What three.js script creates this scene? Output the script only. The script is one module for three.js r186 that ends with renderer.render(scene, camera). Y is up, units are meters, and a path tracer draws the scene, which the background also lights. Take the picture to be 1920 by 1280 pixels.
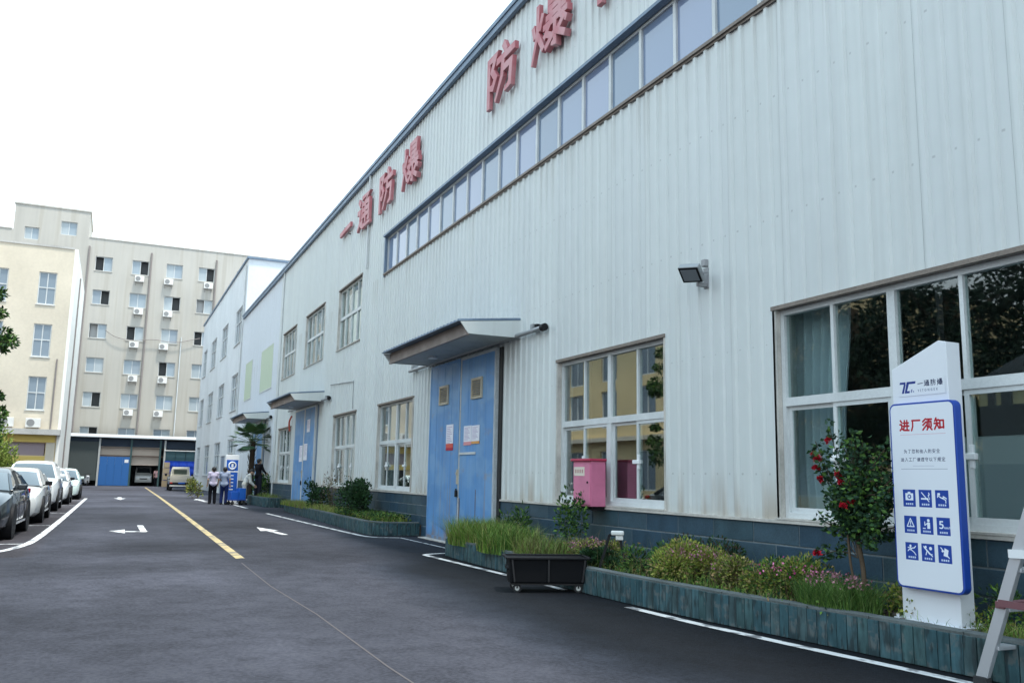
import * as THREE from 'three';
import { mergeGeometries, mergeVertices, toCreasedNormals } from 'three/addons/utils/BufferGeometryUtils.js';
import { RoundedBoxGeometry } from 'three/addons/geometries/RoundedBoxGeometry.js';
import { MarchingCubes } from 'three/addons/objects/MarchingCubes.js';
import { FontLoader } from 'three/addons/loaders/FontLoader.js';

// ---------------------------------------------------------------- camera, sky, sun, exposure
// world: x to the right (the factory front is the plane x = 7.16), y up, the road runs along -z; d(Z) = metres down the road
const scene = new THREE.Scene();
const camera = new THREE.PerspectiveCamera(42.54, 1024 / 682, 0.1, 1500);
{
  const yaw = 0.423423, pitch = 0.15472, roll = 0.0195742;
  const cy = Math.cos(yaw), sy = Math.sin(yaw), cp = Math.cos(pitch), sp = Math.sin(pitch), cr = Math.cos(roll), sr = Math.sin(roll);
  const f = new THREE.Vector3(sy * cp, sp, -cy * cp), r = new THREE.Vector3(cy, 0, sy), u = new THREE.Vector3(-sy * sp, cp, cy * sp);
  const r2 = r.clone().multiplyScalar(cr).addScaledVector(u, sr), u2 = u.clone().multiplyScalar(cr).addScaledVector(r, -sr);
  camera.quaternion.setFromRotationMatrix(new THREE.Matrix4().makeBasis(r2, u2, f.clone().negate()));
  camera.position.set(0, 1.45, 0);
  scene.add(camera);
}
const SUN = new THREE.Vector3(0.14, 0.95, 0.27).normalize();
{
  const w = 256, h = 128, data = new Float32Array(w * h * 4);
  for (let j = 0; j < h; j++) for (let i = 0; i < w; i++) {
    const el = Math.PI * ((j + 0.5) / h - 0.5), az = 2 * Math.PI * ((i + 0.5) / w - 0.5);
    const up = Math.max(0, Math.sin(el));
    const dir = new THREE.Vector3(Math.cos(el) * Math.cos(az), Math.sin(el), Math.cos(el) * Math.sin(az));
    const near = Math.pow(Math.max(0, dir.dot(SUN)), 6) * 0.7;
    const t = Math.pow(up, 0.75), k = (j * w + i) * 4;
    data[k] = 1.12 - 0.5 * t + near; data[k + 1] = 1.2 - 0.28 * t + near; data[k + 2] = 1.22 - 0.06 * t + near; data[k + 3] = 1;
  }
  const sky = new THREE.DataTexture(data, w, h, THREE.RGBAFormat, THREE.FloatType);
  sky.mapping = THREE.EquirectangularReflectionMapping; sky.magFilter = THREE.LinearFilter; sky.needsUpdate = true;
  scene.background = sky; scene.environment = sky;
}
const sun = new THREE.DirectionalLight(new THREE.Color(1, 0.94, 0.84), 2.9);
sun.position.copy(SUN).multiplyScalar(150).add(new THREE.Vector3(0, 0, -45)); sun.target.position.set(0, 0, -45);
sun.castShadow = true; sun.shadow.radius = 12;
sun.shadow.mapSize.set(4096, 4096);
Object.assign(sun.shadow.camera, { left: -80, right: 80, top: 80, bottom: -80, near: 1, far: 400 });
scene.add(sun, sun.target);
const renderer = new THREE.WebGLRenderer({ antialias: true });
renderer.toneMapping = THREE.LinearToneMapping; renderer.toneMappingExposure = 1.63;
renderer.shadowMap.enabled = true; renderer.setSize(1024, 682);

// ---------------------------------------------------------------- helpers
let seed = 20231;
const rnd = (a = 1, b) => { seed = (seed + 0x6d2b79f5) | 0; let t = Math.imul(seed ^ (seed >>> 15), 1 | seed); t = (t + Math.imul(t ^ (t >>> 7), 61 | t)) ^ t; t = ((t ^ (t >>> 14)) >>> 0) / 4294967296; return b === undefined ? t * a : a + t * (b - a); };
const pick = (a) => a[Math.floor(rnd(a.length))];
const V = (x, y, z) => new THREE.Vector3(x, y, z);
const PI = Math.PI;
const used = {};
const numbered = (n) => { const k = used[n] = (used[n] ?? -1) + 1; return k ? n + '_' + String(k).padStart(3, '0') : n; };
function tag(o, label, category, group) { Object.assign(o.userData, { label, category }); if (group) o.userData.group = group; return o; }
function thing(name, label, category, pos = [0, 0, 0], turn = 0, group) {
  const o = new THREE.Group(); o.name = numbered(name); o.position.set(...pos); o.rotation.y = turn; scene.add(o);
  return tag(o, label, category, group);
}
const clean = (g) => { g = g.index ? g.toNonIndexed() : g; for (const n of Object.keys(g.attributes)) if (!['position', 'normal', 'uv', 'color'].includes(n)) g.deleteAttribute(n); return g; };
const join = (gs) => { gs = [gs].flat(9).map(clean); return gs.length === 1 ? gs[0] : mergeGeometries(gs); };
function uvm(g, s = 1) {               // texture coordinates in metres from the face's main direction
  g = clean(g); const p = g.attributes.position, n = g.attributes.normal, uv = new Float32Array(p.count * 2);
  for (let i = 0; i < p.count; i++) {
    const ax = Math.abs(n.getX(i)), ay = Math.abs(n.getY(i)), az = Math.abs(n.getZ(i));
    uv[2 * i] = (ax >= ay && ax >= az ? p.getZ(i) : p.getX(i)) * s; uv[2 * i + 1] = (ay > ax && ay > az ? p.getZ(i) : p.getY(i)) * s;
  }
  g.setAttribute('uv', new THREE.BufferAttribute(uv, 2)); return g;
}
function part(name, gs, mat, parent, o = {}) {
  const m = new THREE.Mesh(o.raw ? join(gs) : uvm(join(gs)), mat); m.name = parent === scene ? numbered(name) : name;
  m.castShadow = m.receiveShadow = true; parent.add(m);
  if (o.kind) m.userData.kind = o.kind; if (o.label) m.userData.label = o.label;
  if (o.pos) m.position.set(...o.pos); if (o.rot) m.rotation.set(...o.rot);
  return m;
}
const parts = (name, gs, mat, parent, o) => gs.map((g) => part(name, g, mat, parent, o));   // one mesh for each piece
function sub(name, parent, pos, turn) { const g = new THREE.Group(); g.name = name; if (pos) g.position.set(...pos); if (turn) g.rotation.y = turn; parent.add(g); return g; }
const bx = (x0, x1, y0, y1, z0, z1) => new THREE.BoxGeometry(Math.abs(x1 - x0), Math.abs(y1 - y0), Math.abs(z1 - z0)).translate((x0 + x1) / 2, (y0 + y1) / 2, (z0 + z1) / 2);
const rbx = (x0, x1, y0, y1, z0, z1, r = 0.01, s = 1) => new RoundedBoxGeometry(Math.abs(x1 - x0), Math.abs(y1 - y0), Math.abs(z1 - z0), s, r).translate((x0 + x1) / 2, (y0 + y1) / 2, (z0 + z1) / 2);
function bar(a, b, w, h = w, r = 0) {   // a rectangular bar from a to b
  const A = V(...a), B = V(...b), L = A.distanceTo(B), g = r ? new RoundedBoxGeometry(w, h, L, 1, r) : new THREE.BoxGeometry(w, h, L);
  const m = new THREE.Matrix4().lookAt(A, B, Math.abs(B.y - A.y) > 0.95 * L ? V(1, 0, 0) : V(0, 1, 0)); g.applyMatrix4(m);
  return g.translate((A.x + B.x) / 2, (A.y + B.y) / 2, (A.z + B.z) / 2);
}
function rod(a, b, r0, r1 = r0, n = 10) {
  const A = V(...a), B = V(...b), g = new THREE.CylinderGeometry(r1, r0, A.distanceTo(B), n);
  g.applyQuaternion(new THREE.Quaternion().setFromUnitVectors(V(0, 1, 0), B.clone().sub(A).normalize()));
  return g.translate((A.x + B.x) / 2, (A.y + B.y) / 2, (A.z + B.z) / 2);
}
const tube = (pts, r, n = 16, m = 6) => new THREE.TubeGeometry(new THREE.CatmullRomCurve3(pts.map((p) => V(...p))), n, r, m);
function plate(pts, t, bev = 0) {       // outline in x, y pushed out along +z by t
  const s = new THREE.Shape(pts.map((p) => new THREE.Vector2(...p)));
  return new THREE.ExtrudeGeometry(s, { depth: t - 2 * bev, bevelEnabled: bev > 0, bevelThickness: bev, bevelSize: bev, bevelOffset: -bev, bevelSegments: 2, steps: 1 }).translate(0, 0, bev);
}
function roundedRect(x0, x1, y0, y1, r) {
  const s = new THREE.Shape(); s.moveTo(x0 + r, y0); s.lineTo(x1 - r, y0); s.absarc(x1 - r, y0 + r, r, -PI / 2, 0); s.lineTo(x1, y1 - r); s.absarc(x1 - r, y1 - r, r, 0, PI / 2);
  s.lineTo(x0 + r, y1); s.absarc(x0 + r, y1 - r, r, PI / 2, PI); s.lineTo(x0, y0 + r); s.absarc(x0 + r, y0 + r, r, PI, 1.5 * PI); return s;
}
function rects(u0, u1, v0, v1, holes) { // a rectangle less its holes, as rectangles
  const us = [u0, u1]; for (const h of holes) for (const u of [h[0], h[1]]) if (u > u0 && u < u1) us.push(u);
  us.sort((a, b) => a - b); const out = []; holes = holes.filter((h) => h[2] < v1 && h[3] > v0);
  for (let i = 0; i + 1 < us.length; i++) {
    const a = us[i], b = us[i + 1]; if (b - a < 1e-4) continue;
    const hs = holes.filter((h) => h[0] < b - 1e-4 && h[1] > a + 1e-4).sort((p, q) => p[2] - q[2]); let v = v0;
    for (const h of hs) { if (h[2] > v + 1e-4) out.push([a, b, v, Math.min(h[2], v1)]); v = Math.max(v, h[3]); }
    if (v < v1 - 1e-4) out.push([a, b, v, v1]);
  }
  return out;
}

// ---------------------------------------------------------------- noise and textures
function lattice(s) { const r = []; let k = s * 7919 + 13; for (let i = 0; i < 4096; i++) { k = (Math.imul(k, 1664525) + 1013904223) | 0; r.push(((k >>> 8) & 0xffff) / 65535); } return r; }
const LAT = [1, 2, 3, 4, 5, 6].map(lattice);
function vn(u, v, px, py, s = 0) {      // value noise that repeats after px, py cells
  const L = LAT[s % 6], x = Math.floor(u), y = Math.floor(v), m = (a, p) => ((a % p) + p) % p; let fx = u - x, fy = v - y;
  fx = fx * fx * (3 - 2 * fx); fy = fy * fy * (3 - 2 * fy);
  const g = (a, b) => L[(m(a, px) * 131 + m(b, py) * 517 + s * 37) & 4095];
  return (g(x, y) * (1 - fx) + g(x + 1, y) * fx) * (1 - fy) + (g(x, y + 1) * (1 - fx) + g(x + 1, y + 1) * fx) * fy;
}
function fbm(u, v, px, py, oct = 4, s = 0) { let a = 0, w = 0.5, t = 0; for (let o = 0; o < oct; o++) { a += w * vn(u * px, v * py, px, py, s + o); t += w; w *= 0.5; px *= 2; py *= 2; } return a / t; }
const enc = (l) => { l = Math.min(1, Math.max(0, l)); return Math.round(255 * (l <= 0.0031308 ? 12.92 * l : 1.055 * Math.pow(l, 1 / 2.4) - 0.055)); };
function colorTex(w, h, mx, my, fn) {   // fn(u, v) gives a linear colour; one repeat covers mx by my metres
  const d = new Uint8Array(w * h * 4);
  for (let j = 0; j < h; j++) for (let i = 0; i < w; i++) { const c = fn((i + 0.5) / w, (j + 0.5) / h), k = (j * w + i) * 4; d[k] = enc(c[0]); d[k + 1] = enc(c[1]); d[k + 2] = enc(c[2]); d[k + 3] = 255; }
  const t = new THREE.DataTexture(d, w, h, THREE.RGBAFormat); t.colorSpace = THREE.SRGBColorSpace; return finish(t, mx, my);
}
function dataTex(w, h, mx, my, fn) {
  const d = new Uint8Array(w * h * 4);
  for (let j = 0; j < h; j++) for (let i = 0; i < w; i++) { const c = Math.round(255 * Math.min(1, Math.max(0, fn((i + 0.5) / w, (j + 0.5) / h)))), k = (j * w + i) * 4; d[k] = d[k + 1] = d[k + 2] = c; d[k + 3] = 255; }
  return finish(new THREE.DataTexture(d, w, h, THREE.RGBAFormat), mx, my);
}
function finish(t, mx, my) { t.wrapS = t.wrapT = THREE.RepeatWrapping; t.magFilter = THREE.LinearFilter; t.minFilter = THREE.LinearMipmapLinearFilter; t.generateMipmaps = true; t.repeat.set(1 / mx, 1 / my); t.needsUpdate = true; return t; }
function canvasTex(w, h, draw) {
  const c = document.createElement('canvas'); c.width = w; c.height = h; const g = c.getContext('2d'); draw(g, w, h);
  const t = new THREE.CanvasTexture(c); t.colorSpace = THREE.SRGBColorSpace; t.magFilter = THREE.LinearFilter; t.anisotropy = 8; return t;
}
const mix = (a, b, t) => a.map((x, i) => x + (b[i] - x) * t), sst = (a, b, x) => { x = Math.min(1, Math.max(0, (x - a) / (b - a))); return x * x * (3 - 2 * x); };
const lin = (r, g, b) => new THREE.Color().setRGB(r, g, b);
const std = (c, rough = 0.7, o = {}) => new THREE.MeshStandardMaterial({ color: Array.isArray(c) ? lin(...c) : c, roughness: rough, ...o });

const M = {};
const grainBump = dataTex(256, 256, 0.6, 0.6, (u, v) => 0.5 * vn(u * 128, v * 128, 128, 128, 1) + 0.5 * fbm(u, v, 24, 24, 3, 2));
const mottle = (m, base, amp, s, o = {}, rough = 0.85) => new THREE.MeshPhysicalMaterial({ roughness: rough, specularIntensity: rough > 0.65 ? 0.35 : 0.7, map: colorTex(256, 256, m, m, (u, v) => { const n = fbm(u, v, 5, 5, 5, s) - 0.5, f = vn(u * 90, v * 90, 90, 90, s + 1) - 0.5; return base.map((b) => b * (1 + amp * (1.6 * n + 0.5 * f))); }), bumpMap: grainBump, bumpScale: 0.002, ...o });
M.asphalt = new THREE.MeshPhysicalMaterial({ roughness: 0.9, specularIntensity: 0.3, vertexColors: true, bumpMap: dataTex(512, 512, 1.6, 1.6, (u, v) => 0.6 * vn(u * 200, v * 200, 200, 200, 1) + 0.4 * fbm(u, v, 50, 50, 3, 2)), bumpScale: 0.006,
  map: colorTex(1024, 1024, 9, 9, (u, v) => {
    const n = fbm(u, v, 3, 3, 5, 0), f = vn(u * 420, v * 420, 420, 420, 3), q = fbm(u, v, 40, 40, 3, 4);
    const k = 0.75 + 0.3 * n + 0.45 * (f - 0.5) + 0.5 * (q - 0.5); return [0.88 * k, 0.88 * k, 0.92 * k];
  }) });
M.marking = new THREE.MeshStandardMaterial({ roughness: 0.7, map: colorTex(512, 512, 2.2, 2.2, (u, v) => { const w = sst(0.52, 0.72, fbm(u, v, 18, 18, 4, 3)), k = 0.62 + 0.2 * fbm(u, v, 30, 30, 3, 1); return mix([0.86 * k, 0.86 * k, 0.86 * k], [0.1, 0.1, 0.11], w * 0.85); }) });
M.yellow = new THREE.MeshStandardMaterial({ roughness: 0.75, map: colorTex(512, 512, 2.2, 2.2, (u, v) => { const w = sst(0.52, 0.7, fbm(u, v, 14, 14, 4, 2)), k = 0.8 + 0.4 * fbm(u, v, 30, 30, 3, 1); return mix([0.42 * k, 0.325 * k, 0.155 * k], [0.11, 0.105, 0.1], w * 0.85); }) });
M.steel = std([0.55, 0.56, 0.57], 0.35, { metalness: 0.9 });
M.greySteel = std([0.34, 0.35, 0.36], 0.5, { metalness: 0.5 });
M.blackSteel = std([0.012, 0.012, 0.014], 0.45);
M.black = new THREE.MeshPhysicalMaterial({ color: lin(0.012, 0.012, 0.014), roughness: 0.6, specularIntensity: 0.4 });
M.rubber = std([0.02, 0.02, 0.022], 0.85);
M.white = std([0.78, 0.79, 0.8], 0.45);
M.frame = mottle(1.5, [0.6, 0.62, 0.62], 0.16, 2, {}, 0.45);
M.dark = std([0.03, 0.032, 0.035], 0.9);
M.glass = new THREE.MeshPhysicalMaterial({ color: lin(0.86, 0.93, 0.92), roughness: 0.015, transmission: 1, thickness: 0, ior: 1.75 });
M.glassStrong = new THREE.MeshPhysicalMaterial({ color: lin(0.8, 0.87, 0.86), roughness: 0.012, transmission: 1, thickness: 0, ior: 2.6 });
M.glassBlue = new THREE.MeshPhysicalMaterial({ color: lin(0.20, 0.26, 0.38), roughness: 0.05, ior: 1.9 });
M.farGlass = std([0.2, 0.25, 0.3], 0.08, { metalness: 0.1 });
M.openDark = std([0.03, 0.035, 0.04], 0.9);
M.farGlassDark = std([0.025, 0.03, 0.035], 0.12);
M.glassBlue2 = new THREE.MeshPhysicalMaterial({ color: lin(0.17, 0.235, 0.33), roughness: 0.06, ior: 1.85 }); M.glassBlue3 = new THREE.MeshPhysicalMaterial({ color: lin(0.22, 0.27, 0.40), roughness: 0.05, ior: 1.95 });
M.curtain = new THREE.MeshPhysicalMaterial({ color: lin(0.62, 0.68, 0.74), roughness: 0.95, transmission: 0.3, thickness: 0 });
// ---------------------------------------------------------------- ground, road markings
{
  const stains = [[2.2, 24, 2.6, 3.4], [-0.3, 14.5, 1.6, 1.4], [1.0, 18.5, 2.2, 1.2], [0.2, 34, 2, 6], [4.3, 31, 1.0, 5]];
  const noise2 = (x, z) => fbm(x / 60 + 7, z / 60 + 7, 9, 9, 5, 1);
  function tone(x, Z) {
    let k = 0.051 + 0.05 * (noise2(x * 1.1, Z * 0.55) - 0.5) + 0.062 * (noise2(x * 2.4 + 31, Z * 2.2 + 11) - 0.5);
    for (const [a, b, ra, rb] of stains) { const q = Math.hypot((x - a) / ra, (Z - b) / rb) + 1.1 * (noise2(x * 3.2, Z * 3.2) - 0.5); k *= 1 - 0.24 * (1 - sst(0.5, 1.15, q)); }
    // road tone: broad variation, then a much blacker patch beside the near factory front
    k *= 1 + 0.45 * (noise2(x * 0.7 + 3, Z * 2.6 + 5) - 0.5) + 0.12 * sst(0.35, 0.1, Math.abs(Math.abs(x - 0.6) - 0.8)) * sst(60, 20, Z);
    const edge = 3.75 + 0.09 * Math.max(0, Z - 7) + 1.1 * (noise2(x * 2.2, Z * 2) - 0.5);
    const fresh = sst(-0.75, 0.75, x - edge) * (1 - sst(14, 26, Z));  // weight of the blacker patch, fading out down the road
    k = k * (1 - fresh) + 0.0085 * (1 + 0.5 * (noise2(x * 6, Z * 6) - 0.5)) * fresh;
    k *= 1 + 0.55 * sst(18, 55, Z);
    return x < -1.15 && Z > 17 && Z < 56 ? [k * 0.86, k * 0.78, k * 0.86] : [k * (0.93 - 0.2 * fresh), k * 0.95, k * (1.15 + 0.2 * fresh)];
  }
  const grid = [];
  function sheet(x0, x1, nx, Z0, Z1, nz, y) {
    const g = new THREE.PlaneGeometry(x1 - x0, Z1 - Z0, nx, nz).rotateX(-PI / 2).translate((x0 + x1) / 2, y, -(Z0 + Z1) / 2);
    const p = g.attributes.position, c = new Float32Array(p.count * 3);
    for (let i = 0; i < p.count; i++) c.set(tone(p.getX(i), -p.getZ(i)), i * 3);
    g.setAttribute('color', new THREE.BufferAttribute(c, 3)); return g;
  }
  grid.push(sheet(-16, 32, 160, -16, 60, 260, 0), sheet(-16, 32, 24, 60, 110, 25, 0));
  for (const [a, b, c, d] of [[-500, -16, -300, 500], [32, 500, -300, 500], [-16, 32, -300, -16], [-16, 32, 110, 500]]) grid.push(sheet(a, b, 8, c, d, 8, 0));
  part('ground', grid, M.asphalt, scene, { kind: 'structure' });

  function stripe(pts, w, y = 0.004, closed = false) {   // a painted band along points (x, Z)
    const pos = [], P2 = pts.map(([x, Z]) => new THREE.Vector2(x, -Z)), L = [];
    for (let i = 0; i < P2.length; i++) {
      const a = P2[Math.max(0, i - 1)], b = P2[i], c = P2[Math.min(P2.length - 1, i + 1)], d1 = b.clone().sub(a), d2 = c.clone().sub(b);
      const t = (d1.lengthSq() ? d1.normalize() : d2.clone().normalize()).add(d2.lengthSq() ? d2.normalize() : d1).normalize(), n = new THREE.Vector2(-t.y, t.x).multiplyScalar(w / 2);
      L.push([b.clone().add(n), b.clone().sub(n)]);
    }
    for (let i = 0; i + 1 < L.length; i++) for (const [j, k] of [[0, 0], [1, 0], [1, 1], [0, 0], [1, 1], [0, 1]]) { const q = L[i + j][k]; pos.push(q.x, y, q.y); }
    const g = new THREE.BufferGeometry(); g.setAttribute('position', new THREE.Float32BufferAttribute(pos, 3));
    g.setAttribute('normal', new THREE.Float32BufferAttribute(pos.map((_, i) => (i % 3 === 1 ? 1 : 0)), 3)); g.setAttribute('uv', new THREE.Float32BufferAttribute(new Array(pos.length / 3 * 2).fill(0), 2));
    return g;
  }
  const flat = (pts, y = 0.004) => { const g = new THREE.ShapeGeometry(new THREE.Shape(pts.map(([x, Z]) => new THREE.Vector2(x, Z)))).rotateX(-PI / 2).translate(0, y, 0); return g; };
  part('yellow_road_line', stripe([[2.16, 15.96], [2.4, 32], [2.7, 55], [3.0, 86]], 0.15), M.yellow, scene, { kind: 'structure' });
  const curve = (pts) => new THREE.SplineCurve(pts.map((p) => new THREE.Vector2(...p))).getPoints(40).map((p) => [p.x, p.y]);
  part('white_road_line', [stripe(curve([[-3.6, 16.3], [-2.4, 17.1], [-1.72, 18.0], [-1.42, 19.3], [-1.29, 21.2], [-1.2, 27], [-1.12, 36], [-1.0, 51]]), 0.15)], M.marking, scene, { kind: 'structure' });
  part('bay_line', [[-4.2, -1.38, 19.84], [-4.2, -1.3, 26.2], [-4.2, -1.25, 33.6], [-4.2, -1.2, 41], [-4.2, -1.1, 48]].map(([a, b, Z]) => stripe([[a, Z], [b, Z]], 0.1, 0.005)), M.marking, scene, { kind: 'structure' });
  part('white_road_line', [stripe([[5.3, 42.5], [5.35, 38.5]], 0.13), stripe(curve([[5.37, 33.5], [5.5, 28], [5.66, 22.5], [5.74, 21.1], [5.95, 20.7], [6.4, 20.5]]), 0.12), stripe([[6.42, 20.48], [6.44, 16.9]], 0.05, 0.005)], M.marking, scene, { kind: 'structure' });
  part('white_road_line', [stripe([[6.12, 16.3], [5.62, 16.13], [5.5, 16.0], [5.5, 15.7], [5.57, 13.6], [5.62, 11.9]], 0.11), stripe([[5.62, 11.4], [5.62, 10.6]], 0.1), stripe([[5.6, 9.0], [5.66, 7.8], [5.8, 6.4], [5.95, 5.2], [6.1, 3.6], [6.2, 1]], 0.12)], M.marking, scene, { kind: 'structure' });
  part('turn_arrow', [stripe([[0.86, 26.1], [0.87, 23.4]], 0.15), stripe([[0.945, 23.4], [0.45, 23.5]], 0.3, 0.005), flat([[0.1, 23.72], [0.46, 24.3], [0.44, 22.8]], 0.006)], M.marking, scene, { kind: 'structure' });
  part('straight_arrow', [stripe([[3.97, 21.9], [3.84, 23.6]], 0.16), flat([[3.62, 23.4], [3.76, 25.0], [4.1, 23.5]], 0.005)], M.marking, scene, { kind: 'structure' });
  part('straight_arrow', [stripe([[4.5, 46.5], [4.42, 49.6]], 0.2), flat([[4.12, 49.4], [4.4, 51.4], [4.74, 49.5]], 0.005)], M.marking, scene, { kind: 'structure' });
  part('straight_arrow', [stripe([[0.6, 51.4], [0.6, 53.5]], 0.2), flat([[0.3, 51.6], [0.6, 48.8], [0.9, 51.6]], 0.005)], M.marking, scene, { kind: 'structure' });
  part('asphalt_seam', [stripe([[2.08, 15.2], [2.03, 12], [2.1, 9.5], [2.07, 6.8], [2.15, 3]], 0.018, 0.003)], std([0.085, 0.075, 0.078], 0.95), scene, { kind: 'structure' });
}
// ---------------------------------------------------------------- the factory
const FX = 7.16, FZ = 30;               // its front plane, and the group's origin down the road
// local frame of everything on the front: x = depth behind the front (negative towards the road), z = -(Z - FZ)
const lz = (Z) => -(Z - FZ);
const fb = (Za, Zb, ya, yb, da, db, r) => (r ? rbx(-db, -da, ya, yb, lz(Zb), lz(Za), r) : bx(-db, -da, ya, yb, lz(Zb), lz(Za)));   // box standing db..da proud of the front
const cladMap = (base, s) => colorTex(1024, 1024, 12, 12, (u, v) => {
  const y = v * 12, streak = fbm(u, v, 90, 2, 3, s), broad = fbm(u, v, 4, 3, 4, s + 1), fine = fbm(u, v, 60, 60, 3, s + 2);
  let k = 0.96 + 0.05 * (streak - 0.5) + 0.09 * (broad - 0.5) + 0.05 * (fine - 0.5), c = base.map((b) => b * k);
  if (y % 1.55 < 0.02 && (u * 12) % 0.25 > 0.155 && (u * 12) % 0.25 < 0.185) c = mix(c, [0.3, 0.3, 0.3], 0.5);
  const rust = sst(1.75, 0.98, y) * sst(0.38, 0.72, fbm(u, v, 70, 6, 4, s + 3)); c = mix(c, [0.34, 0.25, 0.17], 0.62 * rust);
  c = mix(c, [0.42, 0.38, 0.32], 0.5 * sst(1.22, 0.98, y) * (0.5 + 0.5 * fine));
  const run = sst(6.2, 7.5, y) * sst(7.52, 7.5, y) * sst(0.5, 0.75, fbm(u, v, 160, 2, 3, s + 1)); c = mix(c, [0.36, 0.33, 0.28], 0.25 * run);
  const run2 = sst(0.58, 0.8, fbm(u, v, 120, 3, 3, s)); return mix(c, [0.42, 0.41, 0.38], 0.12 * run2);
});
M.clad = [1, 3, 5].map((s, i) => new THREE.MeshStandardMaterial({ roughness: 0.52, map: cladMap([[0.66, 0.685, 0.67], [0.645, 0.67, 0.66], [0.67, 0.69, 0.67]][i], s), side: THREE.DoubleSide }));
M.cladWhite = new THREE.MeshStandardMaterial({ roughness: 0.6, map: cladMap([0.68, 0.71, 0.75], 2), side: THREE.DoubleSide });
M.trim = mottle(2, [0.17, 0.23, 0.31], 0.3, 1, {}, 0.5);
M.flash = mottle(1.2, [0.2, 0.165, 0.14], 0.5, 3, {}, 0.6);
M.sill = mottle(1.4, [0.5, 0.47, 0.43], 0.35, 2, {}, 0.6);
M.wallIn = std([0.32, 0.33, 0.33], 0.9);
const dadoTone = [[0.032, 0.068, 0.1], [0.026, 0.058, 0.09], [0.042, 0.078, 0.106], [0.034, 0.07, 0.092]];
M.dado = dadoTone.map((c, i) => mottle(1.1, c, 0.45, i + 1, {}, 0.5));
M.joint = mottle(1, [0.17, 0.2, 0.215], 0.5, 2); M.jointDark = mottle(1, [0.03, 0.042, 0.045], 0.5, 2);
const rustDoor = (s) => colorTex(512, 1024, 4.1, 4.2, (u, v) => {
  const n = fbm(u, v, 4, 4, 4, s), st = fbm(u, v, 60, 2, 3, s + 1), k = 0.85 + 0.3 * (n - 0.5) + 0.2 * (st - 0.5); let c = [0.115 * k, 0.325 * k, 0.66 * k];
  c = mix(c, [0.24, 0.42, 0.62], 0.4 * sst(0.45, 0.75, fbm(u, v, 7, 12, 4, s + 2)));
  const r = sst(0.62, 0.8, fbm(u, v, 46, 2, 3, s + 3)) * sst(0.55, 0.1, v) + 0.6 * sst(0.7, 0.85, fbm(u, v, 9, 14, 4, s)); c = mix(c, [0.33, 0.25, 0.2], 0.55 * Math.min(1, r));
  c = mix(c, [0.26, 0.17, 0.12], 0.75 * sst(0.12, 0.0, v) * sst(0.35, 0.65, fbm(u, v, 24, 10, 4, s + 2))); return mix(c, [0.16, 0.17, 0.18], 0.55 * sst(0.06, 0, v));
});
M.door = [1, 4].map((s) => new THREE.MeshStandardMaterial({ roughness: 0.48, map: rustDoor(s) }));
M.rust = mottle(0.7, [0.2, 0.13, 0.09], 0.6, 4);
M.cream = mottle(0.8, [0.5, 0.44, 0.34], 0.3, 2, {}, 0.6);

const factory = thing('factory_building', 'long pale corrugated factory hall with ribbon window, blue sliding doors and red roof-line characters', 'factory', [FX, 0, -FZ]);
const WIN = [[4.84, 8.14], [10.5, 13.8], [22.12, 25.42], [28.0, 31.2], [39.3, 42.5]];          // ground floor windows, 1.06 to 3.5 m
const UPW = [[28.0, 31.25], [33.65, 37.2], [39.4, 42.6]];                                       // upper windows, 5.87 to 8.05 m
const DOORS = [[16.36, 20.4], [33.85, 37.9], [46.6, 50.6]];
const GREEN = [[45.4, 49.4], [52.8, 55.6]];
const RIB = [-6, 25.35, 7.52, 8.66];
const END = 57.95, NEAR = -8, ROOF = 11.45, SOL = 1.0;
const holes = [...WIN.map(([a, b]) => [a, b, 1.06, 3.5]), ...UPW.map(([a, b]) => [a, b, 5.87, 8.05]), ...DOORS.map(([a, b]) => [a, b, 0, 4.1]), RIB];

// inner wall with its openings, other walls, floor and a roof with skylight strips
{
  const gs = rects(NEAR, END, 0, ROOF - 0.2, holes).map(([a, b, c, d]) => fb(a, b, c, d, -0.28, -0.06));
  const far = [[15.2, 15.6], [20.15, 20.7], [21.08, 21.34], [21.6, 22.06], [34, 34.5], [35.2, 35.6]];
  for (const [a, b, c, d] of rects(NEAR, END, 0, 10.6, far.map(([p, q]) => [p, q, 4.35, 4.9]))) gs.push(bx(21.4, 21.65, c, d, lz(b), lz(a)));
  gs.push(bx(0.3, 21.4, 0, 11, lz(NEAR), lz(NEAR) + 0.2), bx(0.3, 21.4, 0, 11, lz(END), lz(END) - 0.2 + 0.4));
  part('inner_wall', gs, M.wallIn, factory);
  far.forEach(([p, q]) => part('far_window', bx(21.5, 21.51, 4.35, 4.9, lz(q), lz(p)), new THREE.MeshPhysicalMaterial({ color: lin(0.62, 0.58, 0.42), roughness: 0.9, transmission: 0.5, thickness: 0 }), factory));
  part('hall_floor', bx(0.3, 21.4, 0.01, 0.03, lz(END), lz(NEAR)), std([0.12, 0.14, 0.13], 0.5), factory);
  const rf = [];
  for (const [a, b, c, d] of [[NEAR, END, 0.02, 21.4]]) rf.push(bx(c, d, ROOF - 0.2, ROOF - 0.06, lz(b), lz(a)));
  part('roof', rf, M.trim, factory);
  const col = []; for (const Z of [3.4, 9.3, 15.1, 21.2, 27, 32.6, 38.5, 44.2, 51.5]) col.push(bx(0.45, 0.7, 0, ROOF - 0.3, lz(Z) - 0.12, lz(Z) + 0.12), bx(11, 11.25, 0, ROOF - 0.3, lz(Z) - 0.12, lz(Z) + 0.12), bx(0.7, 21.3, ROOF - 0.9, ROOF - 0.4, lz(Z) - 0.1, lz(Z) + 0.1));
  part('steel_frame', col, M.greySteel, factory);
}
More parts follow.
